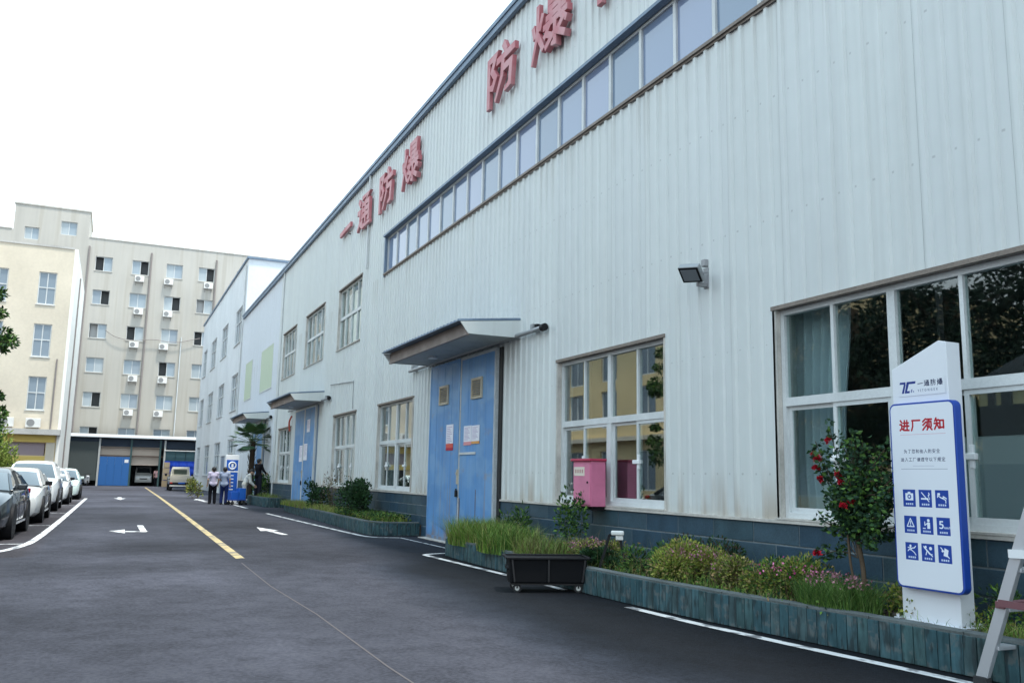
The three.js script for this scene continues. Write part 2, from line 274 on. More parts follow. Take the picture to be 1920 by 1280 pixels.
// cladding sheets, one mesh each, cut round the openings
{
  const rib = (Z) => { const t = ((Z % 0.25) + 0.25) % 0.25; return t < 0.13 ? 0 : t < 0.15 ? (t - 0.13) / 0.02 * 0.03 : t < 0.2 ? 0.03 : t < 0.22 ? (0.22 - t) / 0.02 * 0.03 : 0; };
  const KN = [0, 0.13, 0.15, 0.2, 0.22];
  function corrugated(a, b, c, d) {
    const zs = [a, b]; for (let k = Math.floor(a / 0.25); k * 0.25 < b; k++) for (const q of KN) { const z = k * 0.25 + q; if (z > a + 1e-4 && z < b - 1e-4) zs.push(z); }
    zs.sort((p, q) => p - q); const pos = [], uv = [];
    for (let i = 0; i + 1 < zs.length; i++) {
      const x0 = -rib(zs[i] + 1e-7) - 0.002, x1 = -rib(zs[i + 1] - 1e-7) - 0.002, z0 = lz(zs[i]), z1 = lz(zs[i + 1]);
      for (const [x, y, z] of [[x0, c, z0], [x0, d, z0], [x1, d, z1], [x0, c, z0], [x1, d, z1], [x1, c, z1]]) { pos.push(x, y, z); uv.push(z, y); }
    }
    const g = new THREE.BufferGeometry(); g.setAttribute('position', new THREE.Float32BufferAttribute(pos, 3)); g.computeVertexNormals(); g.setAttribute('uv', new THREE.Float32BufferAttribute(uv, 2));
    return g;
  }
  const W = 1.0; let i = 0;
  for (let Z = NEAR; Z < END; Z += W, i++) {
    const rs = rects(Z, Math.min(END, Z + W), SOL + 0.02, ROOF - 0.05, holes), sets = [];   // pieces of one sheet that touch stay one mesh
    for (const r of rs) { const hit = sets.filter((q) => q.some((p) => Math.min(p[1], r[1]) >= Math.max(p[0], r[0]) - 1e-3 && Math.min(p[3], r[3]) > Math.max(p[2], r[2]) + 1e-3)); const m = [r, ...hit.flat()]; for (const q of hit) sets.splice(sets.indexOf(q), 1); sets.push(m); }
    for (const q of sets) { const m = part('wall_panel', q.map((r) => corrugated(...r)), Z > 43.2 ? M.cladWhite : M.clad[(i * 7 + (i >> 1)) % 3], factory, { raw: true }); m.position.x = -0.002 * (i % 3); }
  }
  part('roof_trim', [fb(NEAR, END, ROOF - 0.06, ROOF + 0.04, -0.05, 0.17), fb(NEAR, END, ROOF - 0.2, ROOF - 0.06, 0.05, 0.14)], M.trim, factory);
}
// block plinth
{
  const gaps = DOORS.map(([a, b]) => [a - 0.06, b + 0.06]), inGap = (a, b) => gaps.some(([p, q]) => a < q && b > p);
  part('plinth_core', rects(NEAR, END, 0, SOL - 0.002, gaps.map(([a, b]) => [a, b, -1, 3])).map(([a, b, c, d]) => fb(a, b, c, d, 0.0, 0.034)), M.joint, factory);
  const shapes = {}; let k = 0;
  for (let row = 0; row < 4; row++) {
    const L = 0.78, off = row % 2 ? L / 2 : 0;
    for (let Z = 1.2 + off; Z < 57.5; Z += L) {
      let a = Z + 0.007, b = Z + L - 0.007; for (const [p, q] of gaps) { if (a < p && b > p) b = p; else if (a < q && b > q) a = q; }
      if (b - a < 0.06 || inGap(a + 0.01, b - 0.01)) continue;
      const key = (b - a).toFixed(3), g = shapes[key] ??= [0.004, 0.008].map((c) => uvm(rbx(-0.041, -0.025, -0.1165, 0.1165, -(b - a) / 2, (b - a) / 2, c)));
      const m = new THREE.Mesh(g[k % 2], M.dado[(k * 5 + row) % 4]); m.name = 'block'; m.position.set(-0.003 * rnd(), row * 0.25 + 0.124, lz((a + b) / 2)); m.castShadow = m.receiveShadow = true; factory.add(m); k++;
    }
  }
  part('plinth_cap', rects(NEAR, END, 0, 1, gaps.map(([a, b]) => [a, b, -1, 3])).map(([a, b]) => fb(a, b, SOL, SOL + 0.035, -0.02, 0.07)), M.sill, factory);
}
// windows
function panes(parent, list, mat, d = 0.0) { for (const [a, b, c, e] of list) { const m = part('pane', fb(a, b, c, e, d - 0.006, d), mat, parent); m.rotation.z = 0; } }
function groundWindow([a, b], curtains, glass = M.glassStrong) {
  const w = sub('window', factory), y0 = 1.06, y1 = 3.5, t = 2.4, q = (b - a) / 4, F = [], d0 = -0.13, d1 = -0.05;
  F.push(fb(a, b, y0, y0 + 0.06, d0, d1), fb(a, b, y1 - 0.06, y1, d0, d1), fb(a, a + 0.06, y0 + 0.06, y1 - 0.06, d0, d1), fb(b - 0.06, b, y0 + 0.06, y1 - 0.06, d0, d1));
  F.push(fb(a + 0.06, b - 0.06, t - 0.05, t + 0.05, d0, d1 + 0.004));
  F.push(fb(a + 2 * q - 0.05, a + 2 * q + 0.05, y0 + 0.06, t - 0.05, d0, d1 + 0.002), fb(a + 2 * q - 0.05, a + 2 * q + 0.05, t + 0.05, y1 - 0.06, d0, d1 + 0.002));
  for (const k of [1, 3]) F.push(fb(a + k * q - 0.022, a + k * q + 0.022, t + 0.05, y1 - 0.06, d0, d1 - 0.004));
  part('frame', F, M.frame, w);
  const up = [], lo = [];
  for (let k = 0; k < 4; k++) {
    const l = a + k * q + (k === 0 ? 0.06 : k === 2 ? 0.05 : 0.022), r = a + (k + 1) * q - (k === 3 ? 0.06 : k === 1 ? 0.05 : 0.022);
    up.push([l, r, t + 0.05, y1 - 0.06]);
    const ov = k % 2 ? -0.035 : 0, ov2 = k % 2 ? 0 : 0.035, dd = k % 2 ? 0.03 : 0, sa = a + k * q + (k === 0 ? 0.06 : k === 2 ? 0.05 : 0) + ov, sb = a + (k + 1) * q - (k === 3 ? 0.06 : k === 1 ? 0.05 : 0) + ov2;
    const s = part('sash', [fb(sa, sb, y0 + 0.06, y0 + 0.12, -0.09 - dd, -0.06 - dd), fb(sa, sb, t - 0.1, t - 0.05, -0.09 - dd, -0.06 - dd), fb(sa, sa + 0.05, y0 + 0.12, t - 0.1, -0.09 - dd, -0.06 - dd), fb(sb - 0.05, sb, y0 + 0.12, t - 0.1, -0.09 - dd, -0.06 - dd)], M.frame, w);
    lo.push([sa + 0.05, sb - 0.05, y0 + 0.12, t - 0.1, -0.075 - dd]);
    if (k === 1 || k === 2) part('handle', [fb(k === 1 ? sa - 0.02 : sb - 0.16, k === 1 ? sa + 0.16 : sb + 0.02, 1.7, 1.76, -0.06 - dd, -0.005 - dd, 0.008), fb(k === 1 ? sa + 0.01 : sb - 0.05, k === 1 ? sa + 0.05 : sb - 0.01, 1.62, 1.84, -0.06 - dd, -0.02 - dd, 0.008)], M.white, w);
  }
  for (const [l, r, c, e] of up) panes(w, [[l, r, c, e]], glass, -0.09);
  for (const [l, r, c, e, d] of lo) panes(w, [[l, r, c, e]], glass, d);
  part('head_flashing', [fb(a - 0.05, b + 0.05, y1 + 0.002, y1 + 0.05, -0.05, 0.055)], M.flash, w);
  part('sill', [fb(a - 0.05, b + 0.05, y0 - 0.022, y0, -0.14, 0.075)], M.sill, w);
  parts('reveal', [fb(a - 0.045, a - 0.002, y0, y1, -0.05, 0.034), fb(b + 0.002, b + 0.045, y0, y1, -0.05, 0.034)], M.sill, w);
  for (const [l, r, ph] of curtains) {
    const n = 60, g = new THREE.PlaneGeometry(1, 1, n, 6), p = g.attributes.position;
    for (let i = 0; i < p.count; i++) { const u = p.getX(i) + 0.5, v = p.getY(i) + 0.5, gather = 1 - 0.3 * (1 - v) * Math.sin(v * 3); p.setXYZ(i, 0.42 + 0.045 * Math.sin(u * (r - l) * 42 + ph + v * 0.8), 1.0 + v * 2.6, lz(l + (r - l) * (ph > 3 ? 1 - (1 - u) * gather : u * gather))); }
    g.computeVertexNormals(); part('curtain', g, M.curtain, w);
  }
  return w;
}
groundWindow(WIN[0], [[7.35, 8.3, 4], [4.6, 5.15, 1]], M.glass); groundWindow(WIN[1], [[10.3, 10.9, 1]]); groundWindow(WIN[2], [[24.7, 25.5, 4]]); groundWindow(WIN[3], [[28, 31.3, 1]]); groundWindow(WIN[4], [[41.6, 42.5, 4]]);
UPW.forEach(([a, b], j) => {
  const w = sub('window', factory), y0 = 5.87, y1 = 8.05, t = 7.0, q = (b - a) / 4, F = [], d0 = -0.13, d1 = -0.05;
  F.push(fb(a, b, y0, y0 + 0.06, d0, d1), fb(a, b, y1 - 0.06, y1, d0, d1), fb(a, a + 0.06, y0 + 0.06, y1 - 0.06, d0, d1), fb(b - 0.06, b, y0 + 0.06, y1 - 0.06, d0, d1), fb(a + 0.06, b - 0.06, t - 0.05, t + 0.05, d0, d1 + 0.004));
  for (let k = 1; k < 4; k++) F.push(fb(a + k * q - 0.03, a + k * q + 0.03, y0 + 0.06, t - 0.05, d0, d1 + 0.002), fb(a + k * q - 0.03, a + k * q + 0.03, t + 0.05, y1 - 0.06, d0, d1 + 0.002));
  part('frame', F, M.frame, w);
  for (let k = 0; k < 4; k++) { const l = a + k * q + (k ? 0.03 : 0.06), r = a + (k + 1) * q - (k < 3 ? 0.03 : 0.06); panes(w, [[l, r, y0 + 0.06, t - 0.05]], M.glass, -0.09); panes(w, [[l, r, t + 0.05, y1 - 0.06]], M.glass, -0.09); }
  part('head_flashing', fb(a - 0.05, b + 0.05, y1 + 0.002, y1 + 0.05, -0.05, 0.055), M.flash, w);
  part('sill', fb(a - 0.05, b + 0.05, y0 - 0.03, y0, -0.14, 0.06), M.sill, w);
  parts('reveal', [fb(a - 0.045, a - 0.002, y0, y1, -0.05, 0.034), fb(b + 0.002, b + 0.045, y0, y1, -0.05, 0.034)], M.sill, w);
  if (j === 0) part('curtain', fb(a + 0.5, b - 0.3, y0, y1, -0.5, -0.47), std([0.8, 0.74, 0.66], 0.9), w);
  else part('curtain', fb(a, b, y0 + (j === 1 ? 0 : 0.4), y1, -0.6, -0.57), std([0.42, 0.43, 0.42], 0.9), w);
});
{
  const w = sub('ribbon_window', factory), [a, b, y0, y1] = RIB, F = [], ms = []; for (let z = 25.35; z > a; z -= 0.944) ms.push(z);
  F.push(fb(a, b, y0, y0 + 0.05, -0.11, -0.04), fb(a, b, y1 - 0.05, y1, -0.11, -0.04));
  ms.forEach((z) => F.push(fb(z - 0.035, z + 0.035, y0 + 0.05, y1 - 0.05, -0.11, -0.036)));
  part('frame', F, M.frame, w);
  for (let i = 0; i + 1 < ms.length; i++) if (ms[i] > 6) panes(w, [[ms[i + 1] + 0.035, ms[i] - 0.035, y0 + 0.05, y1 - 0.05]], [M.glassBlue, M.glassBlue2, M.glassBlue3][(i * 5) % 3], -0.075);
  panes(w, [[a, ms.filter((z) => z <= 6.8)[0], y0 + 0.05, y1 - 0.05]], M.glassBlue, -0.075);
  part('head_flashing', fb(a, b + 0.06, y1 + 0.002, y1 + 0.06, -0.03, 0.11), M.trim, w);
  part('sill', [fb(a, b + 0.06, y0 - 0.05, y0 - 0.002, -0.12, 0.07), fb(a, b + 0.05, y0 - 0.085, y0 - 0.05, 0.026, 0.04)], M.flash, w);
  part('side_trim', fb(b + 0.002, b + 0.09, y0 - 0.1, y1, -0.03, 0.05), M.trim, w);
}
GREEN.forEach(([a, b]) => {
  const w = sub('shutter', factory), n = 4;
  part('shutter_frame', [fb(a, b, 5.75, 5.8, 0, 0.05), fb(a, b, 8.03, 8.08, 0, 0.05), fb(a, a + 0.05, 5.8, 8.03, 0, 0.05), fb(b - 0.05, b, 5.8, 8.03, 0, 0.05)], M.frame, w);
  for (let k = 0; k < n; k++) part('shutter_panel', fb(a + 0.06 + k * (b - a - 0.12) / n, a + 0.05 + (k + 1) * (b - a - 0.12) / n, 5.8, 8.03, 0.026, 0.042 + 0.002 * k), std([0.5, 0.58, 0.44], 0.6), w);
});
// sliding doors, rails, canopies
function slidingDoor([a, b], k) {
  const mid = (a + b) / 2, d = sub('sliding_door', factory);
  [[a, mid - 0.02], [mid + 0.02, b]].forEach(([p, q], i) => {
    const l = part('door_leaf', [fb(p, q, 0.03, 4.1, 0.075, 0.13, 0.006), ...[0.25, 0.5, 0.75].map((t) => fb(p + (q - p) * t - 0.006, p + (q - p) * t + 0.006, 0.2, 4.0, 0.13, 0.134))], M.door[(i + k) % 2], d);
    part('door_edge', [fb(p - 0.004, p + 0.07, 0.03, 4.1, 0.06, 0.137), fb(q - 0.07, q + 0.004, 0.03, 4.1, 0.06, 0.137), fb(p + 0.07, q - 0.07, 4.04, 4.103, 0.06, 0.137), fb(p + 0.07, q - 0.07, 0.026, 0.1, 0.06, 0.137)], k ? M.frame : (i ? M.door[0] : mottle(1, [0.42, 0.45, 0.47], 0.4, 3, {}, 0.5)), d);
    if (!k) {
      const c = i ? 19.4 : 17.35;
      part('vent_frame', [fb(c - 0.3, c + 0.3, 3.12, 3.17, 0.13, 0.165), fb(c - 0.3, c + 0.3, 3.52, 3.57, 0.13, 0.165), fb(c - 0.3, c - 0.25, 3.17, 3.52, 0.13, 0.165), fb(c + 0.25, c + 0.3, 3.17, 3.52, 0.13, 0.165)], M.cream, d);
      const sl = []; for (let y = 3.18; y < 3.51; y += 0.045) sl.push(fb(c - 0.25, c + 0.25, y, y + 0.03, 0.132, 0.152));
      part('vent_slats', sl, mottle(0.7, [0.34, 0.29, 0.21], 0.4, 4), d);
    }
  });
  part('latch', [fb(mid - 0.05, mid + 0.05, 1.3, 1.62, 0.137, 0.155), fb(mid - 0.02, mid + 0.02, 1.5, 1.56, 0.155, 0.18)], M.cream, d);
  part('padlock', [fb(mid - 0.05, mid + 0.035, 1.02, 1.16, 0.15, 0.19, 0.008), new THREE.TorusGeometry(0.035, 0.01, 6, 12, PI).translate(0, 1.16, 0).rotateY(PI / 2).translate(-0.17, 0, lz(mid - 0.008))], M.black, d);
  if (!k) { part('door_bar', fb(17.35, 18.3, 1.94, 1.99, 0.134, 0.15), M.frame, d); parts('rust_streak', [fb(18.22, 18.26, 0.1, 1.0, 0.1365, 0.1385), fb(17.3, 17.325, 0.12, 1.2, 0.1325, 0.1342)], M.rust, d); }
  part('rail', [rod([-0.12, 4.2, lz(a - 2.1)], [-0.12, 4.2, lz(b + 1.8)], 0.045), ...[a - 1.7, a - 0.3, mid, b + 0.4, b + 1.5].map((Z) => fb(Z - 0.05, Z + 0.05, 4.17, 4.32, 0, 0.16))], M.greySteel, d);
  parts('rail_stop', [rod([-0.12, 4.2, lz(a - 2.2)], [-0.12, 4.2, lz(a - 2.08)], 0.07), fb(a - 1.85, a - 1.6, 4.26, 4.31, 0.05, 0.12)], M.black, d);
  parts('jamb', [fb(a - 0.16, a - 0.02, 0.02, 4.1, 0.03, 0.07), fb(b + 0.02, b + 0.1, 0.02, 4.1, 0.03, 0.07)], k ? M.trim : M.blackSteel, d);
  part('door_sill', fb(a - 0.1, b + 0.1, 0.004, 0.024, 0.0, 0.3), M.sill, d);
}
DOORS.forEach(slidingDoor);
function canopy([a, b]) {
  const c = sub('canopy', factory), p = a - 0.95, q = b + 0.25;
  const roof = plate([[0, 4.56], [-1.34, 4.42], [-1.34, 4.395], [0, 4.53]], q - p).translate(0, 0, lz(q));
  const ribs = []; for (let Z = p + 0.06; Z < q; Z += 0.2) ribs.push(plate([[0, 4.575], [-1.345, 4.437], [-1.345, 4.4], [0, 4.54]], 0.05).translate(0, 0, lz(Z)));
  part('canopy_roof', [roof, ...ribs], M.trim, c);
  part('fascia', [fb(p + 0.06, q - 0.06, 4.16, 4.4, 1.12, 1.145), fb(p + 0.04, q - 0.04, 4.145, 4.175, 1.1, 1.165)], mottle(1.3, [0.27, 0.22, 0.2], 0.35, 2, {}, 0.6), c);
  part('soffit', fb(p + 0.06, q - 0.06, 4.185, 4.205, 0, 1.12), mottle(1.4, [0.4, 0.42, 0.42], 0.25, 3, {}, 0.7), c);
  for (const z of [p, q - 0.03]) part('end_panel', plate([[-0.002, 4.17], [-1.13, 4.17], [-1.3, 4.39], [0, 4.52]], 0.03).translate(0, 0, lz(z + 0.03)), M.clad[0], c);
  part('soffit_lamp', [new THREE.CylinderGeometry(0.09, 0.11, 0.05, 16).translate(-0.6, 4.16, lz((a + b) / 2 + 0.6))], M.white, c);
}
DOORS.forEach(canopy);
parts('cable_conduit', [rod([-0.05, 4.7, lz(31.9)], [-0.05, 4.52, lz(28.5)], 0.015), rod([-0.05, 4.52, lz(28.5)], [-0.05, 3.6, lz(28.45)], 0.015)], M.greySteel, factory);
parts('downpipe', [rod([-0.09, 8.1, lz(27.35)], [-0.09, 11.3, lz(27.35)], 0.03), rod([-0.07, 0.3, lz(43.2)], [-0.07, 11.3, lz(43.2)], 0.045)], M.frame, factory);
part('roof_vent', [new THREE.CylinderGeometry(0.35, 0.35, 0.8, 16).translate(1.4, ROOF + 0.4, lz(56.6)), new THREE.SphereGeometry(0.52, 16, 10).translate(1.4, ROOF + 0.95, lz(56.6))], M.greySteel, factory);
part('red_hose', tube([[-0.1, 3.95, lz(39.0)], [-0.16, 3.7, lz(39.15)], [-0.12, 3.3, lz(39.2)]], 0.04), std([0.45, 0.08, 0.05], 0.6), factory);
// things seen inside the hall
{
  const h = thing('machine_cabinet', 'pale grey machine cabinet inside the hall behind the large right-hand window', 'cabinet', [FX + 2.6, 0.03, -6.2]);
  part('cabinet_body', [rbx(-0.7, 0.7, 0.08, 2.0, -1.3, 1.3, 0.03)], std([0.62, 0.64, 0.66], 0.5), h);
  part('cabinet_door', [rbx(-0.73, -0.705, 0.15, 1.68, -1.25, -0.03, 0.01), rbx(-0.73, -0.705, 0.15, 1.68, 0.03, 1.25, 0.01)], std([0.46, 0.5, 0.54], 0.4), h);
  part('plinth', bx(-0.65, 0.65, 0, 0.08, -1.25, 1.25), M.black, h);
}
// ---------------------------------------------------------------- characters, drawn stroke by stroke on a 100 x 100 square (y down)
const INK = {
  '一': '5,52 95,46',
  '通': '10,10 22,24|4,42 22,42 22,74 4,90|22,74 40,89 97,91|40,10 88,10 66,24|40,30 40,82|40,30 90,30 90,80 82,80|40,47 90,47|40,63 90,63|65,24 65,82',
  '防': '12,8 12,97|12,11 36,11 24,34 36,52 26,66 14,62|62,3 70,18|42,26 97,26|62,26 58,60 38,95|60,48 88,48 84,86 70,90',
  '爆': '8,34 12,52|34,26 26,46|21,5 21,48 6,95|22,56 36,84|52,6 52,30|52,6 86,6 86,30|52,18 86,18|52,30 86,30|46,42 94,42|58,33 58,53|80,33 80,53|40,54 98,54|56,55 42,70|82,55 97,70|69,58 69,93 62,92|50,70 58,76|46,90 64,78|90,66 78,76|72,76 94,92',
  '科': '34,6 10,16|4,32 46,32|26,14 26,97|26,36 6,70|28,40 44,58|60,16 70,26|56,38 66,48|50,70 98,60|82,6 82,97',
  '进': '10,10 22,24|4,42 22,42 22,74 4,90|22,74 40,89 97,92|38,30 92,30|36,56 96,56|52,10 52,56 40,80|78,10 78,82',
  '厂': '14,14 94,14|20,14 20,60 6,94',
  '须': '36,6 8,28|38,32 8,56|42,58 6,94|48,10 96,10|70,10 64,26|52,28 52,70|52,28 90,28 90,70|70,38 70,62 48,94|74,72 96,94',
  '知': '24,4 10,28|16,20 50,20|4,46 52,46|30,20 30,50 6,92|32,56 50,86|60,24 60,84|60,24 94,24 94,84|60,80 94,80',
  '为': '20,8 32,20|8,34 84,34 80,90 66,90|48,6 44,50 12,92|52,54 64,68', '了': '16,12 84,12 52,40|52,40 52,90 36,84', '人': '50,8 46,50 8,92|50,30 94,92',
  '入': '34,10 52,14 48,50 8,92|52,30 94,92', '工': '14,16 86,16|50,16 50,84|6,84 94,84', '下': '6,14 94,14|50,14 50,94|54,38 78,56',
  '以': '18,14 18,78 40,64|40,20 52,36|84,10 78,60 40,92|72,66 92,90', '和': '40,6 10,16|4,32 50,32|28,14 28,94|28,36 6,70|30,40 48,60|60,24 60,84|60,24 94,24 94,84|60,80 94,80',
  '他': '26,6 8,50|20,34 20,94|34,44 92,30 88,66|62,8 62,74|44,24 44,86 94,86 94,72', '的': '26,4 18,20|10,22 10,88|10,22 42,22 42,88|10,54 42,54|10,86 42,86|62,6 50,40|58,24 94,24 88,90 74,90|62,46 74,60',
  '安': '50,4 52,16|8,32 8,18 92,18 92,32|44,26 26,66 86,92|6,50 94,50|70,50 54,76 12,94', '全': '50,4 8,44|50,4 94,44|26,44 76,44|24,66 78,66|50,44 50,92|8,92 94,92',
  '请': '14,8 24,20|4,38 22,38 22,86 36,74|42,16 96,16|46,30 92,30|38,44 98,44|68,6 68,44|48,54 48,94|48,54 90,54 90,94|48,68 90,68|48,80 90,80',
  '守': '50,4 52,16|8,32 8,18 92,18 92,32|10,48 90,48|66,32 66,92 50,90|30,60 42,74', '定': '50,4 52,16|8,32 8,18 92,18 92,32|22,42 80,42|50,42 50,86|50,62 78,62|28,56 22,78 6,94|22,76 48,90 96,92',
  '规': '8,22 46,22|4,46 50,46|28,6 28,46 6,92|30,56 46,84|56,10 56,60|56,10 90,10 90,60|74,22 70,60 50,94|80,62 80,90 96,90',
  '遵': '10,12 22,24|4,42 22,42 22,76|4,86 22,74 40,90 97,92|48,6 54,16|82,6 76,16|36,18 96,18|44,26 90,26|44,26 44,50|90,26 90,50|44,50 90,50|38,60 96,60|76,52 76,82',
  '您': '26,4 10,34|20,22 20,58|46,6 38,24|40,16 92,16 86,28|64,18 64,54|48,30 42,46|78,30 88,46|14,70 10,90|32,66 36,90 76,90 78,78|54,66 58,76|86,66 94,84',
};
const strokes = (ch) => INK[ch].split('|').map((s) => s.split(' ').map((p) => p.split(',').map(Number)));
function ink(g, ch, x, y, w, h, lw) {   // draw a character on a canvas
  g.lineWidth = lw; g.lineJoin = 'round'; g.lineCap = 'round';
  for (const s of strokes(ch)) { g.beginPath(); s.forEach(([a, b], i) => (i ? g.lineTo(x + a / 100 * w, y + b / 100 * h) : g.moveTo(x + a / 100 * w, y + b / 100 * h))); g.stroke(); }
}
function inkGeometry(ch, w, h, lw, depth) { // the same strokes as solid slabs, in x, y with the front at +z
  const gs = [];
  strokes(ch).forEach((s, i) => {
    const P2 = s.map(([a, b]) => new THREE.Vector2((a / 100 - 0.5) * w, (0.5 - b / 100) * h)), hw = lw / 2 * (ch === '爆' ? 0.82 : 1), L = [], R = [];
    for (let k = 0; k < P2.length; k++) {
      const d1 = k ? P2[k].clone().sub(P2[k - 1]).normalize() : null, d2 = k + 1 < P2.length ? P2[k + 1].clone().sub(P2[k]).normalize() : null;
      const t = (d1 && d2 ? d1.clone().add(d2) : (d1 || d2).clone()).normalize(), n = new THREE.Vector2(-t.y, t.x), m = d1 && d2 ? 1 / Math.max(0.45, Math.abs(n.dot(new THREE.Vector2(-d1.y, d1.x)))) : 1;
      const e = !d1 ? -0.5 : !d2 ? 0.5 : 0, c = P2[k].clone().addScaledVector(t, e * hw), f = !d2 && P2.length > 1 && s.length > 2 ? 0.55 : 1;
      L.push(c.clone().addScaledVector(n, hw * m * f)); R.push(c.clone().addScaledVector(n, -hw * m * f));
    }
    gs.push(plate([...L, ...R.reverse()].map((p) => [p.x, p.y]), depth + 0.0025 * i, 0.008).translate(0, 0, 0.05 - 0.0007 * i));
  });
  return join(gs);
}
{
  const red = new THREE.MeshStandardMaterial({ roughness: 0.5, map: colorTex(256, 256, 2.3, 2.3, (u, v) => { const n = fbm(u, v, 6, 6, 4, 2); return mix([0.46, 0.13, 0.15], [0.52, 0.235, 0.25], sst(0.35, 0.7, n)); }) });
  const geo = {};
  const list = [['一', 30.3, 'flat single-stroke red character at the far left end of the roof-line lettering'], ['通', 27.75, 'red character with a walking base stroke between the single stroke and the next character'],
    ['防', 25.2, 'narrow red character in the farther lettering, before its dense last one'], ['爆', 22.75, 'dense many-stroke red character ending the farther lettering group above the ribbon window'],
    ['防', 16.45, 'large narrow red character right of the lettering gap, nearest the blue roof edge'], ['爆', 14.1, 'largest dense many-stroke red character high on the wall above the ribbon window'], ['科', 11.75, 'red character cut off by the top of the picture, rightmost of the lettering']];
  for (const [ch, Z, label] of list) {
    const t = thing('sign_character', label, 'sign letter', [FX - 0.03, 10.12, -Z], -PI / 2, 'red characters along the roof line');
    const two = ch === '一' ? ['一'] : [ch]; geo[ch] ??= inkGeometry(ch, 1.62, ch === '一' ? 1.2 : 1.24, 0.165, 0.09);
    part('character', geo[ch], red, t);
    part('fixing', [[-0.4, 0.2], [0.35, -0.2], [0, 0.05]].map(([x, y]) => rod([x, y, -0.02], [x, y, 0.07], 0.02)), M.black, t);
  }
}

// ---------------------------------------------------------------- things fixed to the factory front
{
  const f = thing('floodlight', 'small grey square floodlight on a bracket high on the corrugated wall', 'floodlight', [FX - 0.03, 4.1, -9.45]), grey = std([0.3, 0.3, 0.31], 0.5);
  part('bracket', [rbx(-0.025, 0, -0.08, 0.2, -0.05, 0.05, 0.004), rbx(-0.16, -0.025, -0.06, -0.01, -0.03, 0.03, 0.004)], grey, f);
  part('junction_box', rbx(-0.07, 0, 0.22, 0.32, -0.045, 0.04, 0.012), grey, f);
  const h = sub('lamp_head', f, [-0.27, 0.1, 0.02]); h.rotation.set(0.1, 0.45, 0.8); h.scale.setScalar(0.8);
  part('housing', [rbx(-0.05, 0.06, -0.16, 0.16, -0.19, 0.19, 0.02, 2), ...[-0.14, -0.08, -0.02, 0.04, 0.1].map((z) => bx(0.06, 0.1, -0.12, 0.12, z, z + 0.02))], std([0.3, 0.31, 0.32], 0.4, { metalness: 0.4 }), h);
  part('bezel', [rbx(-0.06, -0.05, -0.15, 0.15, -0.18, 0.18, 0.004)], M.black, h);
  part('lamp_glass', rbx(-0.066, -0.06, -0.115, 0.115, -0.145, 0.145, 0.003), std([0.2, 0.22, 0.24], 0.1), h);
  part('yoke', [bar([0, 0, -0.2], [0.16, -0.12, -0.2], 0.02, 0.03), bar([0, 0, 0.2], [0.16, -0.12, 0.2], 0.02, 0.03), bar([0.16, -0.12, -0.2], [0.16, -0.12, 0.2], 0.02, 0.03)], grey, h);
}
{
  const pinkMap = (c) => new THREE.MeshStandardMaterial({ roughness: 0.42, map: colorTex(256, 256, 1, 1, (u, v) => { const n = fbm(u, v, 6, 6, 4, 3); return c.map((x) => x * (0.85 + 0.3 * n)); }) });
  const pk = pinkMap([0.6, 0.17, 0.29]), b = thing('wall_box', 'pink-red metal box with a white label mounted in front of the window', 'metal box', [FX - 0.09, 1.04, -12.31]);
  part('box_body', rbx(-0.26, 0, 0, 0.7, -0.29, 0.29, 0.008), pk, b);
  part('lid', rbx(-0.3, 0.005, 0.7, 0.74, -0.32, 0.32, 0.008), pinkMap([0.42, 0.03, 0.08]), b);
  part('box_door', rbx(-0.272, -0.26, 0.03, 0.67, -0.265, 0.265, 0.004), pinkMap([0.63, 0.2, 0.32]), b);
  part('keyhole', rod([-0.274, 0.37, 0.2], [-0.285, 0.37, 0.2], 0.017), M.black, b);
  part('label_plate', bx(-0.276, -0.272, 0.47, 0.61, -0.24, 0.1), new THREE.MeshStandardMaterial({ roughness: 0.6, map: canvasTex(128, 64, (g) => { g.fillStyle = '#ddd3c4'; g.fillRect(0, 0, 128, 64); g.fillStyle = '#b98f8a'; for (let i = 0; i < 4; i++) g.fillRect(14 + i * 27, 18, 18, 26); }) }), b);
  b.children[4].geometry.setAttribute('uv', new THREE.BoxGeometry(1, 1, 1).toNonIndexed().attributes.uv);
  parts('bracket', [bx(-0.2, 0.09, -0.06, 0, -0.22, -0.18), bx(-0.2, 0.09, -0.06, 0, 0.18, 0.22)], M.black, b);
}
function paper(Z0, Z1, y0, y1, bands, label, d = 0.139, group) {
  const p = thing('paper_notice', label, 'notice', [FX - d, y0, -(Z0 + Z1) / 2], -PI / 2, group), w = Z1 - Z0, h = y1 - y0;
  const g = new THREE.BoxGeometry(w, h, 0.004).translate(0, h / 2, 0);
  part('sheet', g, new THREE.MeshStandardMaterial({ roughness: 0.7, map: canvasTex(128, 160, (c, W, H) => {
    c.fillStyle = '#e9e8f0'; c.fillRect(0, 0, W, H); for (const [y, hh, col] of bands) { c.fillStyle = col; c.fillRect(0, y * H, W, hh * H); }
    c.fillStyle = 'rgba(120,90,140,.45)'; for (let y = 14; y < 118; y += 11) c.fillRect(12, y, 60 + ((y * 37) % 44), 4); }) }), p, { raw: true });
}
paper(18.72, 19.18, 2.05, 2.64, [[0.74, 0.16, '#d9584a'], [0.9, 0.1, '#b5203c']], 'tall white notice with red lower band, leftmost on the near blue door');
paper(17.62, 18.06, 2.14, 2.56, [[0.82, 0.18, '#e0989c']], 'white notice with pink foot on the near blue door, right of the gap');
paper(17.15, 17.6, 2.16, 2.55, [[0.86, 0.14, '#e0a05a']], 'white notice with a thin orange foot, rightmost of those on the near blue door', 0.141);
paper(36.0, 36.6, 1.95, 2.6, [], 'white sheet on the farther blue door, left of its two low ones');
paper(35.05, 35.75, 2.0, 2.65, [], 'white sheet on the farther blue door, right of its two low ones');
paper(34.75, 35.3, 3.1, 3.6, [], 'faded sheet high on the farther blue door');

